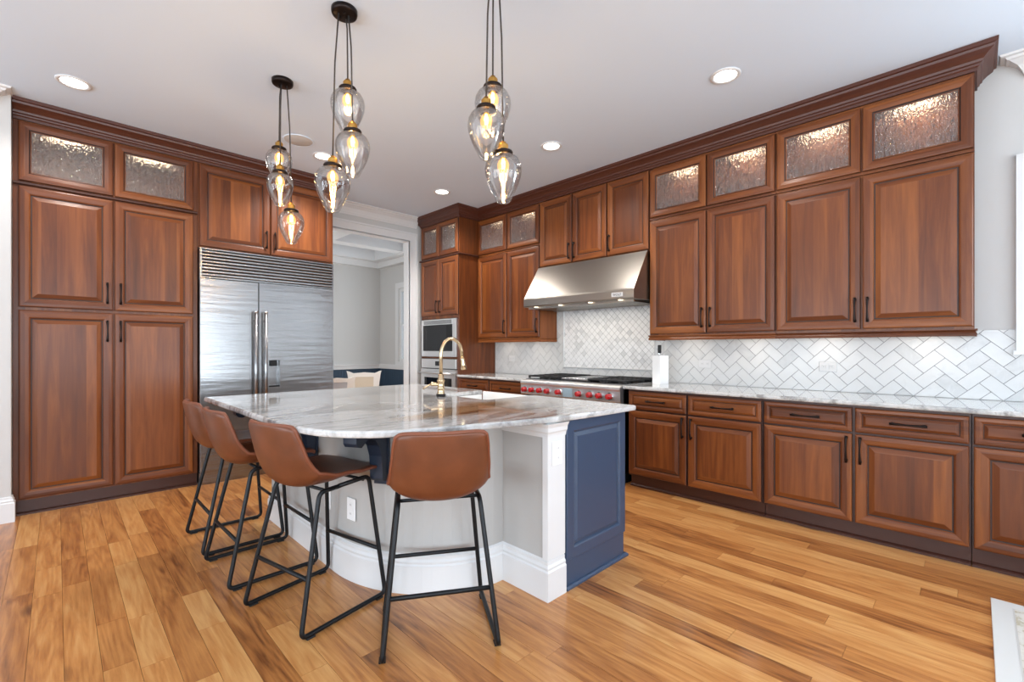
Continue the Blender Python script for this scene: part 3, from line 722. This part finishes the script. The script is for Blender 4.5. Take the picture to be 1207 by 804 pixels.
# ------------------------------------------------------------------ range hood
t = thing('range_hood', 'wide sloped stainless range hood above the gas range', 'range hood', (3.97, 3.538, 0), RW)
w = 3.538-2.162; F = -.28
sec = [(.0, 2.152), (.016, 2.152), (.016, 1.735), (.30, 1.735), (.30, 1.70), (F+.02, 1.685), (F, 1.690), (F-.004, 1.70), (F-.004, 1.772), (F+.002, 1.785), (-.02, 2.152)]
sec = [(-.012, 2.152), (.296, 2.152), (.296, 1.70), (F+.012, 1.685), (F, 1.690), (F-.003, 1.70), (F-.003, 1.768), (F+.002, 1.782), (-.040, 2.152)]
mb = MB(); mb.prism(sec, lambda y, z, x: (x, y, z), .002, w-.002, 'stainless_warm'); mb.build('shell', t)
mb = MB(); 
for i in range(30): mb.box((.05+i*(w-.1)/30, F+.06, 1.668), (.05+(i+.62)*(w-.1)/30, .2, 1.686), 'stainless_warm')
mb.box((.03, F+.045, 1.664), (w-.03, F+.06, 1.687), 'stainless_warm'); mb.box((.03, .2, 1.664), (w-.03, .215, 1.697), 'stainless_warm'); mb.build('baffle_filter', t)
for q in (.16, .5, w-.5, w-.16):
    MB().cyl((q, F+.03, 1.680), .022, .006, 'hood_lamp', 16).build('hood_lamp', t)
child_light('hood_glow', 'AREA', t, (w/2, -.05, 1.655), 4, (1, .88, .72), w*.8, (0, 0, 0), sy=.25)
b = MB().box((w-.235, F-.007, 1.712), (w-.115, F-.0035, 1.750), 'plate_grey', .0015).build('badge', t)
lettering('WOLF', .032, b, (w-.175, F-.0078, 1.720), 'CENTER')

# ------------------------------------------------------------------ gas range
t = thing('gas_range', 'stainless gas range with red knobs below the range hood', 'range', (3.60, 3.468, 0), RW)
w = 3.468-2.232
mb = MB(); mb.box((.001, .03, .10), (w-.001, .665, .895), 'stainless'); mb.box((.02, .08, 0), (w-.02, .66, .10), 'black_metal'); mb.build('body', t)
mb = MB(); mb.prism([(.03, .735), (-.02, .742), (-.028, .752), (-.028, .845), (-.036, .862), (-.034, .882), (-.02, .893), (.05, .898), (.05, .735)], lambda y, z, x: (x, y, z), .001, w-.001, 'stainless_bright'); mb.build('control_panel', t)
mb = MB(); mb.box((.001, .05, .896), (w-.001, .665, .906), 'stainless'); mb.box((.02, .10, .9065), (w-.02, .62, .909), 'black_glass'); mb.box((.001, .64, .906), (w-.001, .665, .935), 'stainless'); mb.build('cooktop', t)
for kY in (3.394, 3.29, 3.182, 3.078, 2.932, 2.68, 2.552, 2.447, 2.337):
    xk = 3.468-kY; z = .797
    o = MB().cyl((xk, -.042, z), .033, .0135, 'chrome', 28, 'y').build('knob', t); o['label'] = 'red control knob with chrome bezel'
    g = MB(); g.lathe([(.0, -.040), (.020, -.040), (.024, -.036), (.026, -.014), (.026, 0)], 'red_knob', 24, (xk, -.042, z), 'y'); g.box((xk-.005, -.088, z-.024), (xk+.005, -.080, z+.024), 'red_knob', .002); g.build('grip', o)
o = MB().box((3.468-2.886, -.033, .752), (3.468-2.768, -.0285, .842), 'display_blue', .002).build('display', t)
def grate(x0, x1):
    g = MB(); y0, y1, z = .09, .625, .924
    for y in (y0, y1): g.box((x0, y-.009, z), (x1, y+.009, z+.017), 'cast_iron', .003)
    for x in (x0+.008, (x0+x1)/2, x1-.008): g.box((x-.008, y0, z+.001), (x+.008, y1, z+.016), 'cast_iron')
    for y in (y0+.09, y0+.178, (y0+y1)/2, y1-.178, y1-.09): g.box((x0, y-.006, z+.002), (x1, y+.006, z+.018), 'cast_iron')
    for x in (x0+.01, x1-.01):
        for y in (y0, y1): g.box((x-.009, y-.009, .9095), (x+.009, y+.009, z+.002), 'cast_iron')
    for y in (.225, .49):
        g.lathe([(.0, .012), (.05, .012), (.055, 0)], 'cast_iron', 24, ((x0+x1)/2, y, .9095))
    g.build('grate', t)
grate(.01, .225); grate(.23, .445); grate(.80, 1.01); grate(1.015, w-.01)
mb = MB(); mb.box((.452, .10, .9095), (.795, .62, .932), 'stainless', .004); mb.build('griddle', t)
for a, b in ((.01, .74), (.75, w-.01)):
    d = MB().box((a, -.012, .18), (b, .03, .725), 'stainless', .004).build('oven_door', t)
    h = MB().tube([(a+.04, -.07, .675), (b-.04, -.07, .675)], .014, 'stainless', 12)
    for q in (a+.07, b-.07): h.tube([(q, -.0115, .675), (q, -.066, .675)], .009, 'stainless', 8)
    h.build('handle', d)
# knife block beside the range
t = thing('knife_block', 'white upright knife block on the counter beside the gas range', 'knife block', (4.03, 2.085, .9005), -.25)
mb = MB()
for q in (((-.058, -.045, 0), (-.022, .045, .265)), ((.022, -.045, 0), (.058, .045, .265)), ((-.022, -.045, 0), (.022, .004, .265)), ((-.022, .016, 0), (.022, .045, .265)), ((-.022, .004, 0), (.022, .016, .03))): mb.box(q[0], q[1], 'plastic_white')
mb.build('block', t)
t = thing('knife', 'dark-handled knife standing in the white knife block', 'knife', (4.03, 2.085, .9005), -.25)
MB().box((-.018, .008, .06), (.018, .012, .275), 'chrome').build('blade', t)
MB().box((-.014, .0035, .275), (.014, .0165, .288), 'chrome', .002).build('bolster', t)
MB().box((-.016, -.002, .288), (.016, .022, .365), 'black_rubber', .005).build('handle', t)
# outlets
def outlet(label, loc, rz, wdt=.115, hgt=.075, mat='plate_grey', switch=False):
    t = thing('electrical_outlet', label, 'outlet', loc, rz, 'outlet plates')
    MB().box((-wdt/2, -.006, -hgt/2), (wdt/2, -.0005, hgt/2), mat, .002).build('cover_plate', t)
    v = hgt > wdt
    for s in (-1, 1):
        cx, cz = (0, s*.024) if v else (s*.024, 0)
        m_ = MB(); m_.box((cx-.014, -.0085, cz-.014), (cx+.014, -.006, cz+.014), mat, .001)
        for e in (-.005, .005): m_.box((cx+e-.001, -.0088, cz-.004), (cx+e+.001, -.0084, cz+.006), 'slot_dark')
        m_.build('socket', t)
outlet('pale outlet plate on the tiles just right of the white knife block', (XW-.0097, 1.766, 1.09), RW)
outlet('pale outlet plate on the tiles under the rightmost wall cabinet', (XW-.0097, .81, 1.09), RW)
outlet('pale outlet plate on the tiles by the oven tower', (XW-.0097, 4.30, 1.10), RW)

# ------------------------------------------------------------------ island
EX, EY, RX, RY = 1.69, 2.50, .58, .705
arc = [(EX-RX*math.sin(a), EY-RY*math.cos(a)) for a in [i*PI/2/20 for i in range(21)]]      # from the inner corner round to the bar side
YE = 3.60
basepath = [(1.71, 1.478), (1.71, 1.795)]+arc[1:]+[(1.11, YE)]
isl = thing('kitchen_island', 'kitchen island with curved grey bar wall, white baseboard and navy end panel', 'kitchen island', (1.75, 2.5, 0), 0)
IO = (-1.75, -2.5, 0)
body = basepath+[(2.385, YE), (2.385, 1.478)]
# hollow where the sink hangs
bod = [(1.71, 1.478), (1.71, 1.795)]+arc[1:]+[(1.11, YE), (2.385, YE), (2.385, 2.795), (1.955, 2.795), (1.955, 2.205), (2.385, 2.205), (2.385, 1.478)]
mb = MB(); mb.prism(bod[::-1], lambda a, b, z: (a, b, z), .66, .868, 'paint_grey'); mb.prism(body[::-1], lambda a, b, z: (a, b, z), 0, .66, 'paint_grey'); mb.build('base', isl, IO)
IB = [(0.0005, 0), (.021, 0), (.021, .140), (.015, .148), (.017, .160), (.010, .172), (.010, .186), (.0005, .195)]
bbp = [(2.385, YE), (1.11, YE)]+arc[::-1][:-1]+[(1.71, 1.795), (1.71, 1.478), (1.832, 1.478)]
mb = MB(); mb.sweep(bbp, IB, 'trim_white', side=1); o = mb.build('baseboard', isl, IO); o['label'] = 'tall white stepped baseboard'
mb = MB(); mb.box((1.7095, 1.466, .196), (1.832, 1.4775, .868), 'trim_white'); mb.box((1.698, 1.466, .196), (1.7095, 1.50, .868), 'trim_white'); mb.build('corner_post', isl, IO)
cap = [(0, .795), (.010, .795), (.014, .815), (.02, .825), (.022, .845), (.034, .866), (0, .866)]
mb = MB(); mb.sweep([(1.7095, 1.794), (1.7095, 1.4775), (1.840, 1.4775)], cap, 'trim_white', side=1); mb.build('cap_moulding', isl, IO)
mb = MB(); mb.panel(1.842, 2.392, .150, .866, [(0, .014), (.003, .017), (.055, .017), (.062, .013), (.066, .006), (.070, .006), (.088, .014), (.090, .0145)], 1.4775, 'navy', 'navy'); mb.build('end_panel', isl, IO)
mb = MB(); mb.box((1.836, 1.472, .0), (2.39, 1.4775, .148), 'navy'); mb.sweep([(1.84, 1.472), (2.405, 1.472), (2.405, 2.0)], [(0, 0), (.016, 0), (.016, .010), (.008, .018), (0, .02)], 'navy', side=1); mb.build('toe_board', isl, IO)
# cabinet fronts toward the range
mb = MB(); mb.box((2.3855, 2.80, .0), (2.392, 3.60, .86), 'navy'); mb.box((2.3855, 1.478, .0), (2.392, 2.20, .86), 'navy'); mb.box((2.3855, 2.20, .0), (2.392, 2.80, .64), 'navy'); mb.build('front_panel', isl, IO)
# corbels
def corbel(p, n):
    n = Vector(n).normalized(); t = Vector((-n.y, n.x)); mb = MB()
    prof = [(0, .866), (.275, .866), (.275, .80), (.262, .782), (.235, .775), (.215, .785), (.195, .80), (.165, .806), (.125, .792), (.09, .755), (.068, .70), (.062, .64), (.060, .585), (.045, .57), (0, .565)]
    f = lambda a, z, d: (p[0]+n.x*(a+.0005)+t.x*d, p[1]+n.y*(a+.0005)+t.y*d, z)
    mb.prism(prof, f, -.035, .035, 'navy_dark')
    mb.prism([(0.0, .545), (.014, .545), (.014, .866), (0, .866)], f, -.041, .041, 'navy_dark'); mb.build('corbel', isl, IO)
corbel((1.185, 2.155-.02), (-.87, -.49)); corbel((1.11, 2.80), (-1, 0)); corbel((1.11, 3.45), (-1, 0))
outlet('white outlet plate on the white corner post of the island', (1.765, 1.4655, .715), 0, .075, .118, 'plastic_white')
a_ = math.atan2(.55, .83)
outlet('white outlet plate low on the curved grey island wall', (1.1215, 2.349, .375), -PI/2+.13, .075, .118, 'plastic_white')
outlet('white outlet plate on the straight island wall between the far stools', (1.1095, 2.62, .375), -PI/2, .075, .118, 'plastic_white')
# counter outline: measured bar curve
def catmull(P, k=6):
    out = []
    for i in range(len(P)-1):
        p0, p1, p2, p3 = [Vector(P[max(0, min(len(P)-1, i+j))]) for j in (-1, 0, 1, 2)]
        for q in range(k):
            t = q/k; out.append(tuple(.5*((2*p1)+(p2-p0)*t+(2*p0-5*p1+4*p2-p3)*t*t+(3*p1-p0-3*p2+p3)*t**3)))
    return out+[P[-1]]
bar = catmull([(.715, 2.75), (.714, 2.40), (.722, 2.12), (.775, 1.88), (.905, 1.715), (1.086, 1.625), (1.30, 1.560), (1.48, 1.508), (1.66, 1.462), (1.85, 1.432), (2.10, 1.412), (2.40, 1.402)])
def rc(cx, cy, r, a0, a1, n=6): return [(cx+r*math.cos(a0+(a1-a0)*i/n), cy+r*math.sin(a0+(a1-a0)*i/n)) for i in range(n+1)]
XE = 2.425; ys0, ys1, xs = 2.235, 2.765, 1.985
outl = bar+[(XE-.01, 1.404), (XE, 1.415)]+rc(XE-.03, ys0-.03, .03, 0, PI/2)+[(xs+.03, ys0)]+rc(xs+.03, ys0+.03, .03, -PI/2, -PI, 4)[1:]+rc(xs+.03, ys1-.03, .03, PI, PI/2, 4)+rc(XE-.03, ys1+.03, .03, -PI/2, 0)+rc(XE-.02, 3.72-.02, .02, 0, PI/2, 3)+rc(.715+.012, 3.72-.012, .012, PI/2, PI, 3)
slab('island_countertop', outl, .8695, .9, 'island_stone', 'polished grey and brown stone island top with a curved bar edge', 'countertop', None, .009)
# apron sink
t = thing('kitchen_sink', 'white apron-front sink set into the island beside the brass faucet', 'sink', (2.2, 2.5, 0), 0)
mb = MB(); x0, x1, y0, y1, zt, zb = -.240, .232, -.288, .288, .8685, .665
wv_ = .016
mb.box((x0, y0, zb), (x1, y1, zb+.02), 'porcelain')
mb.box((x0, y0, zb+.02), (x0+wv_, y1, zt), 'porcelain'); mb.box((x1-.028, -.262, zb+.02), (x1, .262, .893), 'porcelain', .006); mb.box((x0+wv_, y0, zb+.02), (x1-.028, y0+.022, zt), 'porcelain'); mb.box((x0+wv_, y1-.022, zb+.02), (x1-.028, y1, zt), 'porcelain'); mb.build('basin', t)
MB().cyl((0, 0, zb+.0205), .045, .004, 'chrome', 24).build('drain', t)
# faucet
t = thing('faucet', 'brushed champagne-brass gooseneck faucet on the island beside the sink', 'faucet', (1.90, 2.62, .9003), 0)
mb = MB(); mb.lathe([(0, 0), (.034, 0), (.034, .014), (.026, .018)], 'black_metal', 28); mb.lathe([(.026, .018), (.028, .024), (.024, .03), (.024, .05), (.027, .054), (.027, .062), (.023, .066), (.023, .10), (.027, .104), (.027, .112), (.021, .12), (.019, .15), (.014, .156)], 'champagne_brass', 28); mb.build('base', t)
pts = [(0, 0, .15), (0, 0, .29)]+[(.092-.092*math.cos(a), 0, .29+.112*math.sin(a)) for a in [i*PI/12 for i in range(1, 12)]]+[(.186, 0, .275)]
MB().tube(pts, .0125, 'champagne_brass', 16).build('spout', t)
mb = MB(); mb.tube([(.186, 0, .276), (.190, 0, .25), (.196, 0, .215), (.202, 0, .180)], .015, 'champagne_brass', 18, rr=[.014, .015, .018, .022]); mb.build('spray_head', t)
mb = MB(); mb.tube([(0, 0, .082), (-.03, .022, .084), (-.055, .04, .086)], .011, 'champagne_brass', 12, rr=[.011, .012, .016]); mb.tube([(-.055, .04, .086), (-.075, .055, .072), (-.10, .072, .052)], .006, 'champagne_brass', 10); mb.build('lever', t)

# ------------------------------------------------------------------ bar stools
def shell():
    C = [(.232, .622), (.215, .634), (.15, .636), (.06, .624), (-.03, .610), (-.105, .608), (-.160, .622), (-.198, .660), (-.222, .715), (-.240, .775), (-.253, .835), (-.262, .880), (-.266, .902)]
    cl = catmull(C, 4); n = len(cl); NT = 17
    def wid(s):
        K = [(0, .165), (.03, .195), (.10, .212), (.3, .226), (.5, .232), (.62, .228), (.75, .216), (.9, .202), (.97, .190), (1, .172)]
        for (a, x), (b, y) in zip(K, K[1:]):
            if s <= b: q = (s-a)/(b-a); return x+(y-x)*q
        return K[-1][1]
    def cup(s):
        K = [(0, .004), (.15, .014), (.35, .045), (.5, .070), (.62, .072), (.8, .055), (1, .040)]
        for (a, x), (b, y) in zip(K, K[1:]):
            if s <= b: q = (s-a)/(b-a); q = q*q*(3-2*q); return x+(y-x)*q
        return K[-1][1]
    L_ = [0]
    for i in range(1, n): L_.append(L_[-1]+math.dist(cl[i], cl[i-1]))
    top, bot = [], []
    for i in range(n):
        s = L_[i]/L_[-1]; a, b = cl[max(0, i-1)], cl[min(n-1, i+1)]
        ty, tz = b[0]-a[0], b[1]-a[1]; l = math.hypot(ty, tz); ty /= l; tz /= l
        ny, nz = tz, -ty                      # up on the seat, forward on the back
        w = wid(s); c = cup(s)
        for j in range(NT):
            u = -1+2*j/(NT-1); off = c*abs(u)**2.2
            x = w*u*(1-.10*c/.07*abs(u)**4); th = .013*(1-.45*abs(u)**6)*(1-.4*(1 if i in (0, n-1) else 0))
            y, z = cl[i][0]+ny*off, cl[i][1]+nz*off
            if i > n-6: z -= .012*abs(u)**4*(i-(n-6))/5     # softly rounded top corners
            top.append((x, y+ny*th, z+nz*th)); bot.append((x, y-ny*th, z-nz*th))
    mb = MB(); g = lambda i, j: i*NT+j; M = n*NT; fs = []
    for i in range(n-1):
        for j in range(NT-1):
            fs.append((g(i, j), g(i+1, j), g(i+1, j+1), g(i, j+1))); fs.append((M+g(i, j), M+g(i, j+1), M+g(i+1, j+1), M+g(i+1, j)))
    edge = [(0, j) for j in range(NT)]+[(i, NT-1) for i in range(1, n)]+[(n-1, j) for j in range(NT-2, -1, -1)]+[(i, 0) for i in range(n-2, 0, -1)]
    k = len(edge)
    for q in range(k):
        a, b = g(*edge[q]), g(*edge[(q+1) % k]); fs.append((a, b, M+b, M+a))
    mb.add(top+bot, fs, 'leather', True)
    pipe = [tuple((Vector(top[g(*e)])+Vector(bot[g(*e)]))/2) for e in edge]
    return mb, pipe
stool = thing('bar_stool', 'brown leather bucket bar stool nearest the camera, seen squarely from behind', 'bar stool', (0, 0, 0), 0, 'bar stools around the island')
sm, pipe = shell(); so = sm.build('seat_shell', stool)
po = MB().tube(pipe, .0085, 'leather_piping', 8, closed=True).build('piping', so)
def fillet(P, r=.035, k=5):
    out = [P[0]]
    for i in range(1, len(P)-1):
        a, b, c = Vector(P[i-1]), Vector(P[i]), Vector(P[i+1]); u = (a-b).normalized(); v = (c-b).normalized()
        p, q = b+u*r, b+v*r
        for j in range(k+1):
            t = j/k; out.append(tuple(p*(1-t)**2+b*2*t*(1-t)+q*t*t))
    return out+[P[-1]]
R = .0105
for s in (-1, 1):
    fr = [(s*.14, -.10, .588), (s*.172, -.100, .588), (s*.231, -.226, .013), (s*.231, .226, .013), (s*.172, .172, .598), (s*.14, .172, .598)]
    P = [(s*.172, -.0, .590)]+[(s*.172, -.100, .587), (s*.231, -.226, .014), (s*.231, .226, .014), (s*.172, .172, .600)]+[(s*.172, .0, .592)]
    o = MB().tube(fillet(P, .032), R, 'black_metal', 12).build('leg_frame', stool)
    for y in (-.185, .185):
        MB().box((s*.231-.0135, y-.02, 0), (s*.231+.0135, y+.02, .0075), 'black_rubber', .002).build('foot_glide', o)
def leg_at(s, z, back):
    if back: t = (.587-z)/(.587-.014); return (s*(.172+t*.059), -.100-t*.126, z)
    t = (.600-z)/(.600-.014); return (s*(.172+t*.059), .172+t*.054, z)
for z, bk in ((.235, True), (.235, False)):
    MB().tube([leg_at(-1, z, bk), leg_at(1, z, bk)], .0095, 'black_metal', 10).build('footrest_bar', stool)
for y in (-.07, .14):
    MB().tube([(-.172, y, .589), (.172, y, .589)], .008, 'black_metal', 8).build('seat_support', stool)
def clone(o, parent=None):
    c = o.copy(); COL.objects.link(c); c.parent = parent
    for ch in list(o.children): clone(ch, c)
    return c
def face(o, x, y, fx, fy): o.location = (x, y, 0); o.rotation_euler = (0, 0, math.atan2(-fx, fy))
face(stool, 1.207, 1.687, .52, .854)
for (x, y, fx, fy, lb) in ((.912, 2.262, .979, .206, 'brown leather bucket bar stool second from the camera, turned toward the curved counter'),
                           (.848, 2.895, 1, .02, 'brown leather bucket bar stool third from the camera, partly behind the second'),
                           (.846, 3.44, 1, .0, 'brown leather bucket bar stool farthest from the camera, nearest the refrigerator')):
    c = clone(stool); face(c, x-.012, y, fx, fy); c['label'] = lb

# ------------------------------------------------------------------ pendant clusters
GP = [(.034, 0), (.054, -.006), (.073, -.021), (.086, -.046), (.0905, -.074), (.087, -.104), (.076, -.140), (.060, -.176), (.045, -.205), (.038, -.221), (.031, -.231), (.017, -.236), (.0001, -.237)]
GI = [(r-.0035 if r > .02 else r*.8, z+(.0 if z > -.19 else .012)) for r, z in GP]
CR_, CD_ = Vector((.7103, -.7039)), Vector((.7039, .7103))
def pendant(label, cx, cy, items, gs=1.0):
    t = thing('pendant_light', label, 'pendant light', (cx, cy, 0), 0, 'three-globe pendant clusters over the island')
    mb = MB(); mb.lathe([(0, H-.030), (.055, H-.030), (.064, H-.026), (.067, H-.016), (.067, H-.0005), (0, H-.0005)], 'bronze', 32); 
    for a in range(3): mb.cyl((.026*math.cos(a*2.1), .026*math.sin(a*2.1), H-.040), .006, .010, 'bronze', 10)
    mb.build('canopy', t)
    for i, (du, dd, ztop) in enumerate(items):
        p = CR_*du+CD_*dd
        top = (.5*p.x, .5*p.y, H-.03)
        cap = ztop
        c = MB().tube([top, (p.x*.82, p.y*.82, (H+ztop)/2+.1), (p.x, p.y, cap-.002)], .0042, 'cord_dark', 8).build('cord', t)
        g = MB(); z0 = cap-.062
        out = [(r*gs, z0+z*gs) for r, z in GP]; inn = [(r*gs, z0+z*gs) for r, z in GI]
        g.lathe(out+inn[::-1], 'clear_glass', 36, (p.x, p.y, 0), closed=True)
        gl = g.build('glass_shade', t)
        s = MB(); s.lathe([(.004, cap), (.013, cap-.001), (.014, cap-.010), (.022, cap-.012), (.025, cap-.018), (.023, cap-.022), (.025, cap-.027), (.023, cap-.032), (.026, cap-.040), (.026, cap-.044)], 'brass', 24, (p.x, p.y, 0)); s.build('socket', gl)
        s = MB(); s.lathe([(.020, cap-.044), (.044, cap-.046), (.047, cap-.051), (.047, cap-.060), (.034, cap-.0635), (.0, cap-.064)], 'bronze', 28, (p.x, p.y, 0)); s.build('collar', gl)
        s = MB(); s.lathe([(.012, cap-.064), (.014, cap-.078), (.013, cap-.084), (.0, cap-.084)], 'brass', 18, (p.x, p.y, 0))
        for k in range(4):
            a = k*PI/2; s.tube([(p.x+.004*math.cos(a), p.y+.004*math.sin(a), cap-.085), (p.x+.009*math.cos(a), p.y+.009*math.sin(a), cap-.105), (p.x+.006*math.cos(a), p.y+.006*math.sin(a), cap-.128)], .0022, 'filament', 6)
        s.build('bulb', gl)
        q = MB(); q.lathe([(.014, cap-.083), (.022, cap-.092), (.029, cap-.110), (.027, cap-.130), (.016, cap-.146), (.0001, cap-.151)], 'bulb_glass', 20, (p.x, p.y, 0)); q.build('bulb_glass', gl)
        child_light('bulb_glow', 'POINT', gl, (p.x, p.y, cap-.108), 3.2, (1, .66, .32), .02)
pz = lambda v, d: CAMZ+(410.5-v)*d/541.5
d = 3.115; pendant('farthest pendant cluster, hanging in front of the refrigerator cabinet doors', 1.088, 3.31, [(-.038, .03, pz(164, d)), (.004, -.04, pz(196.5, d)), (.050, .02, pz(238, d))], .93)
d = 2.47; pendant('middle pendant cluster with its bronze ceiling canopy in view', 1.097, 2.385, [(.0, .05, pz(88, d)), (.044, .0, pz(144, d)), (-.047, -.04, pz(188, d))])
d = 2.22; pendant('pendant cluster on the right whose cords run out of the top of the photo', 1.51, 1.648, [(-.008, .05, pz(81, d)), (-.036, -.03, pz(117, d)), (.045, .0, pz(166, d))])

# ------------------------------------------------------------------ recessed lights and speaker
CANS = [(.083, 4.332, 'recessed ceiling light above the tall pantry, at far left'), (3.16, 1.172, 'recessed ceiling light nearest the camera on the right'),
        (3.152, 2.678, 'recessed ceiling light in front of the range hood cabinets'), (3.173, 4.355, 'recessed ceiling light near the oven tower'),
        (1.788, 4.337, 'recessed ceiling light half hidden behind the middle pendant cluster')]
for x, y, lb in CANS:
    t = thing('recessed_light', lb, 'ceiling light', (x, y, H), 0, 'recessed ceiling lights')
    MB().lathe([(.070, -.0005), (.095, -.0005), (.095, -.004), (.088, -.009), (.074, -.007), (.070, -.004)], 'trim_white', 36, closed=True).build('trim_ring', t)
    o = MB(); o.lathe([(.0, -.003), (.069, -.003), (.069, -.001), (0, -.001)], 'can_lens', 36, closed=False); o.build('lens', t)['label'] = 'bright glowing lens'
    child_light('can_glow', 'SPOT', t, (0, 0, -.02), (50 if x < 1 else 80 if y < 4 else 125) if y > 2 else 40, (1, .95, .90), .07, (0, 0, 0), 2.5)
t = thing('ceiling_speaker', 'round white flush speaker in the ceiling behind the farthest pendant', 'speaker', (1.50, 4.16, H), 0)
o = MB(); o.lathe([(0, -.006), (.108, -.006), (.112, -.004), (.114, -.0005)], 'wall_grey', 40); o.build('speaker_grille', t)
o = MB(); o.lathe([(.114, -.0005), (.124, -.0005), (.124, -.005), (.115, -.007), (.1135, -.004)], 'ceiling_white', 40, closed=True); o.build('trim_ring', t)

# ------------------------------------------------------------------ rug
mb = MB(); x0, x1, y0, y1 = 2.30, 3.268, -2.4, -.052
mb.box((x0, y0, .0005), (x1, y1, .008), 'rug_border', .002); mb.box((x0+.07, y0+.07, .0078), (x1-.07, y1-.07, .0088), 'rug_line'); mb.box((x0+.076, y0+.076, .0085), (x1-.076, y1-.076, .0095), 'rug_wool')
tag(mb.build('runner_rug'), 'cream patterned runner rug on the floor at the bottom right corner', 'rug')

# ------------------------------------------------------------------ dining set seen through the doorway
t = thing('dining_table', 'white dining table in the room beyond the doorway', 'table', (2.3, 7.25, 0), 0)
MB().box((-.85, -.30, .72), (.75, .30, .76), 'dining_white', .01).build('tabletop', t)
for sx in (-.75, .65):
    for sy in (-.22, .22): MB().tube([(sx, sy, 0), (sx, sy, .4), (sx, sy, .719)], .035, 'dining_white', 14, rr=[.022, .03, .04]).build('leg', t)
def dchair(label, x, y, rz, pad, frame, hs=1.0):
    t = thing('dining_chair', label, 'chair', (x, y, 0), rz, 'dining chairs')
    MB().box((-.23, -.22, .42), (.23, .24, .49), pad, .02).build('seat', t)
    for sx in (-.2, .2):
        for sy in (-.19, .2): MB().tube([(sx, sy, 0), (sx*1.02, sy, .42)], .02, frame, 10, rr=[.014, .024]).build('leg', t)
    b = MB()
    prof = [(-.21, .48), (-.24, .75), (-.26, .90), (-.245, .945), (-.21, .925), (-.12, .915), (0, .935), (.12, .915), (.21, .925), (.245, .945), (.26, .90), (.24, .75), (.21, .48)]
    inner = [(-.14, .58), (.14, .58), (.15, .86), (-.15, .86)]
    f = lambda a, z, d: (a*.88, .24+(z-.48)*.18+d, .48+(z-.48)*hs)
    b.prism([(-.21, .48), (-.24, .75), (-.26, .90), (-.275, .955), (-.235, .945), (-.17, .915), (-.15, .86), (-.14, .48)], f, -.02, .02, frame)
    b.prism([(.21, .48), (.24, .75), (.26, .90), (.275, .955), (.235, .945), (.17, .915), (.15, .86), (.14, .48)][::-1], f, -.02, .02, frame)
    b.prism([(-.17, .915), (-.15, .855), (.15, .855), (.17, .915), (.08, .922), (0, .93), (-.08, .922)], f, -.02, .02, frame)
    b.prism([(-.15, .62), (.15, .62), (.15, .56), (-.15, .56)], f, -.018, .018, frame); b.build('back_frame', t)
    c = MB(); c.prism([(-.148, .62), (.148, .62), (.152, .855), (-.152, .855)], f, -.012, .012, pad); c.build('back_panel', t)
dchair('cream dining chair with carved flared back corner beyond the doorway', 3.33, 6.54, PI-.5, 'tan_cane', 'dining_white', .90)
dchair('grey upholstered dining chair with white frame beside the cream one, beyond the doorway', 2.74, 6.28, PI-.3, 'upholstery_grey', 'dining_white', .80)
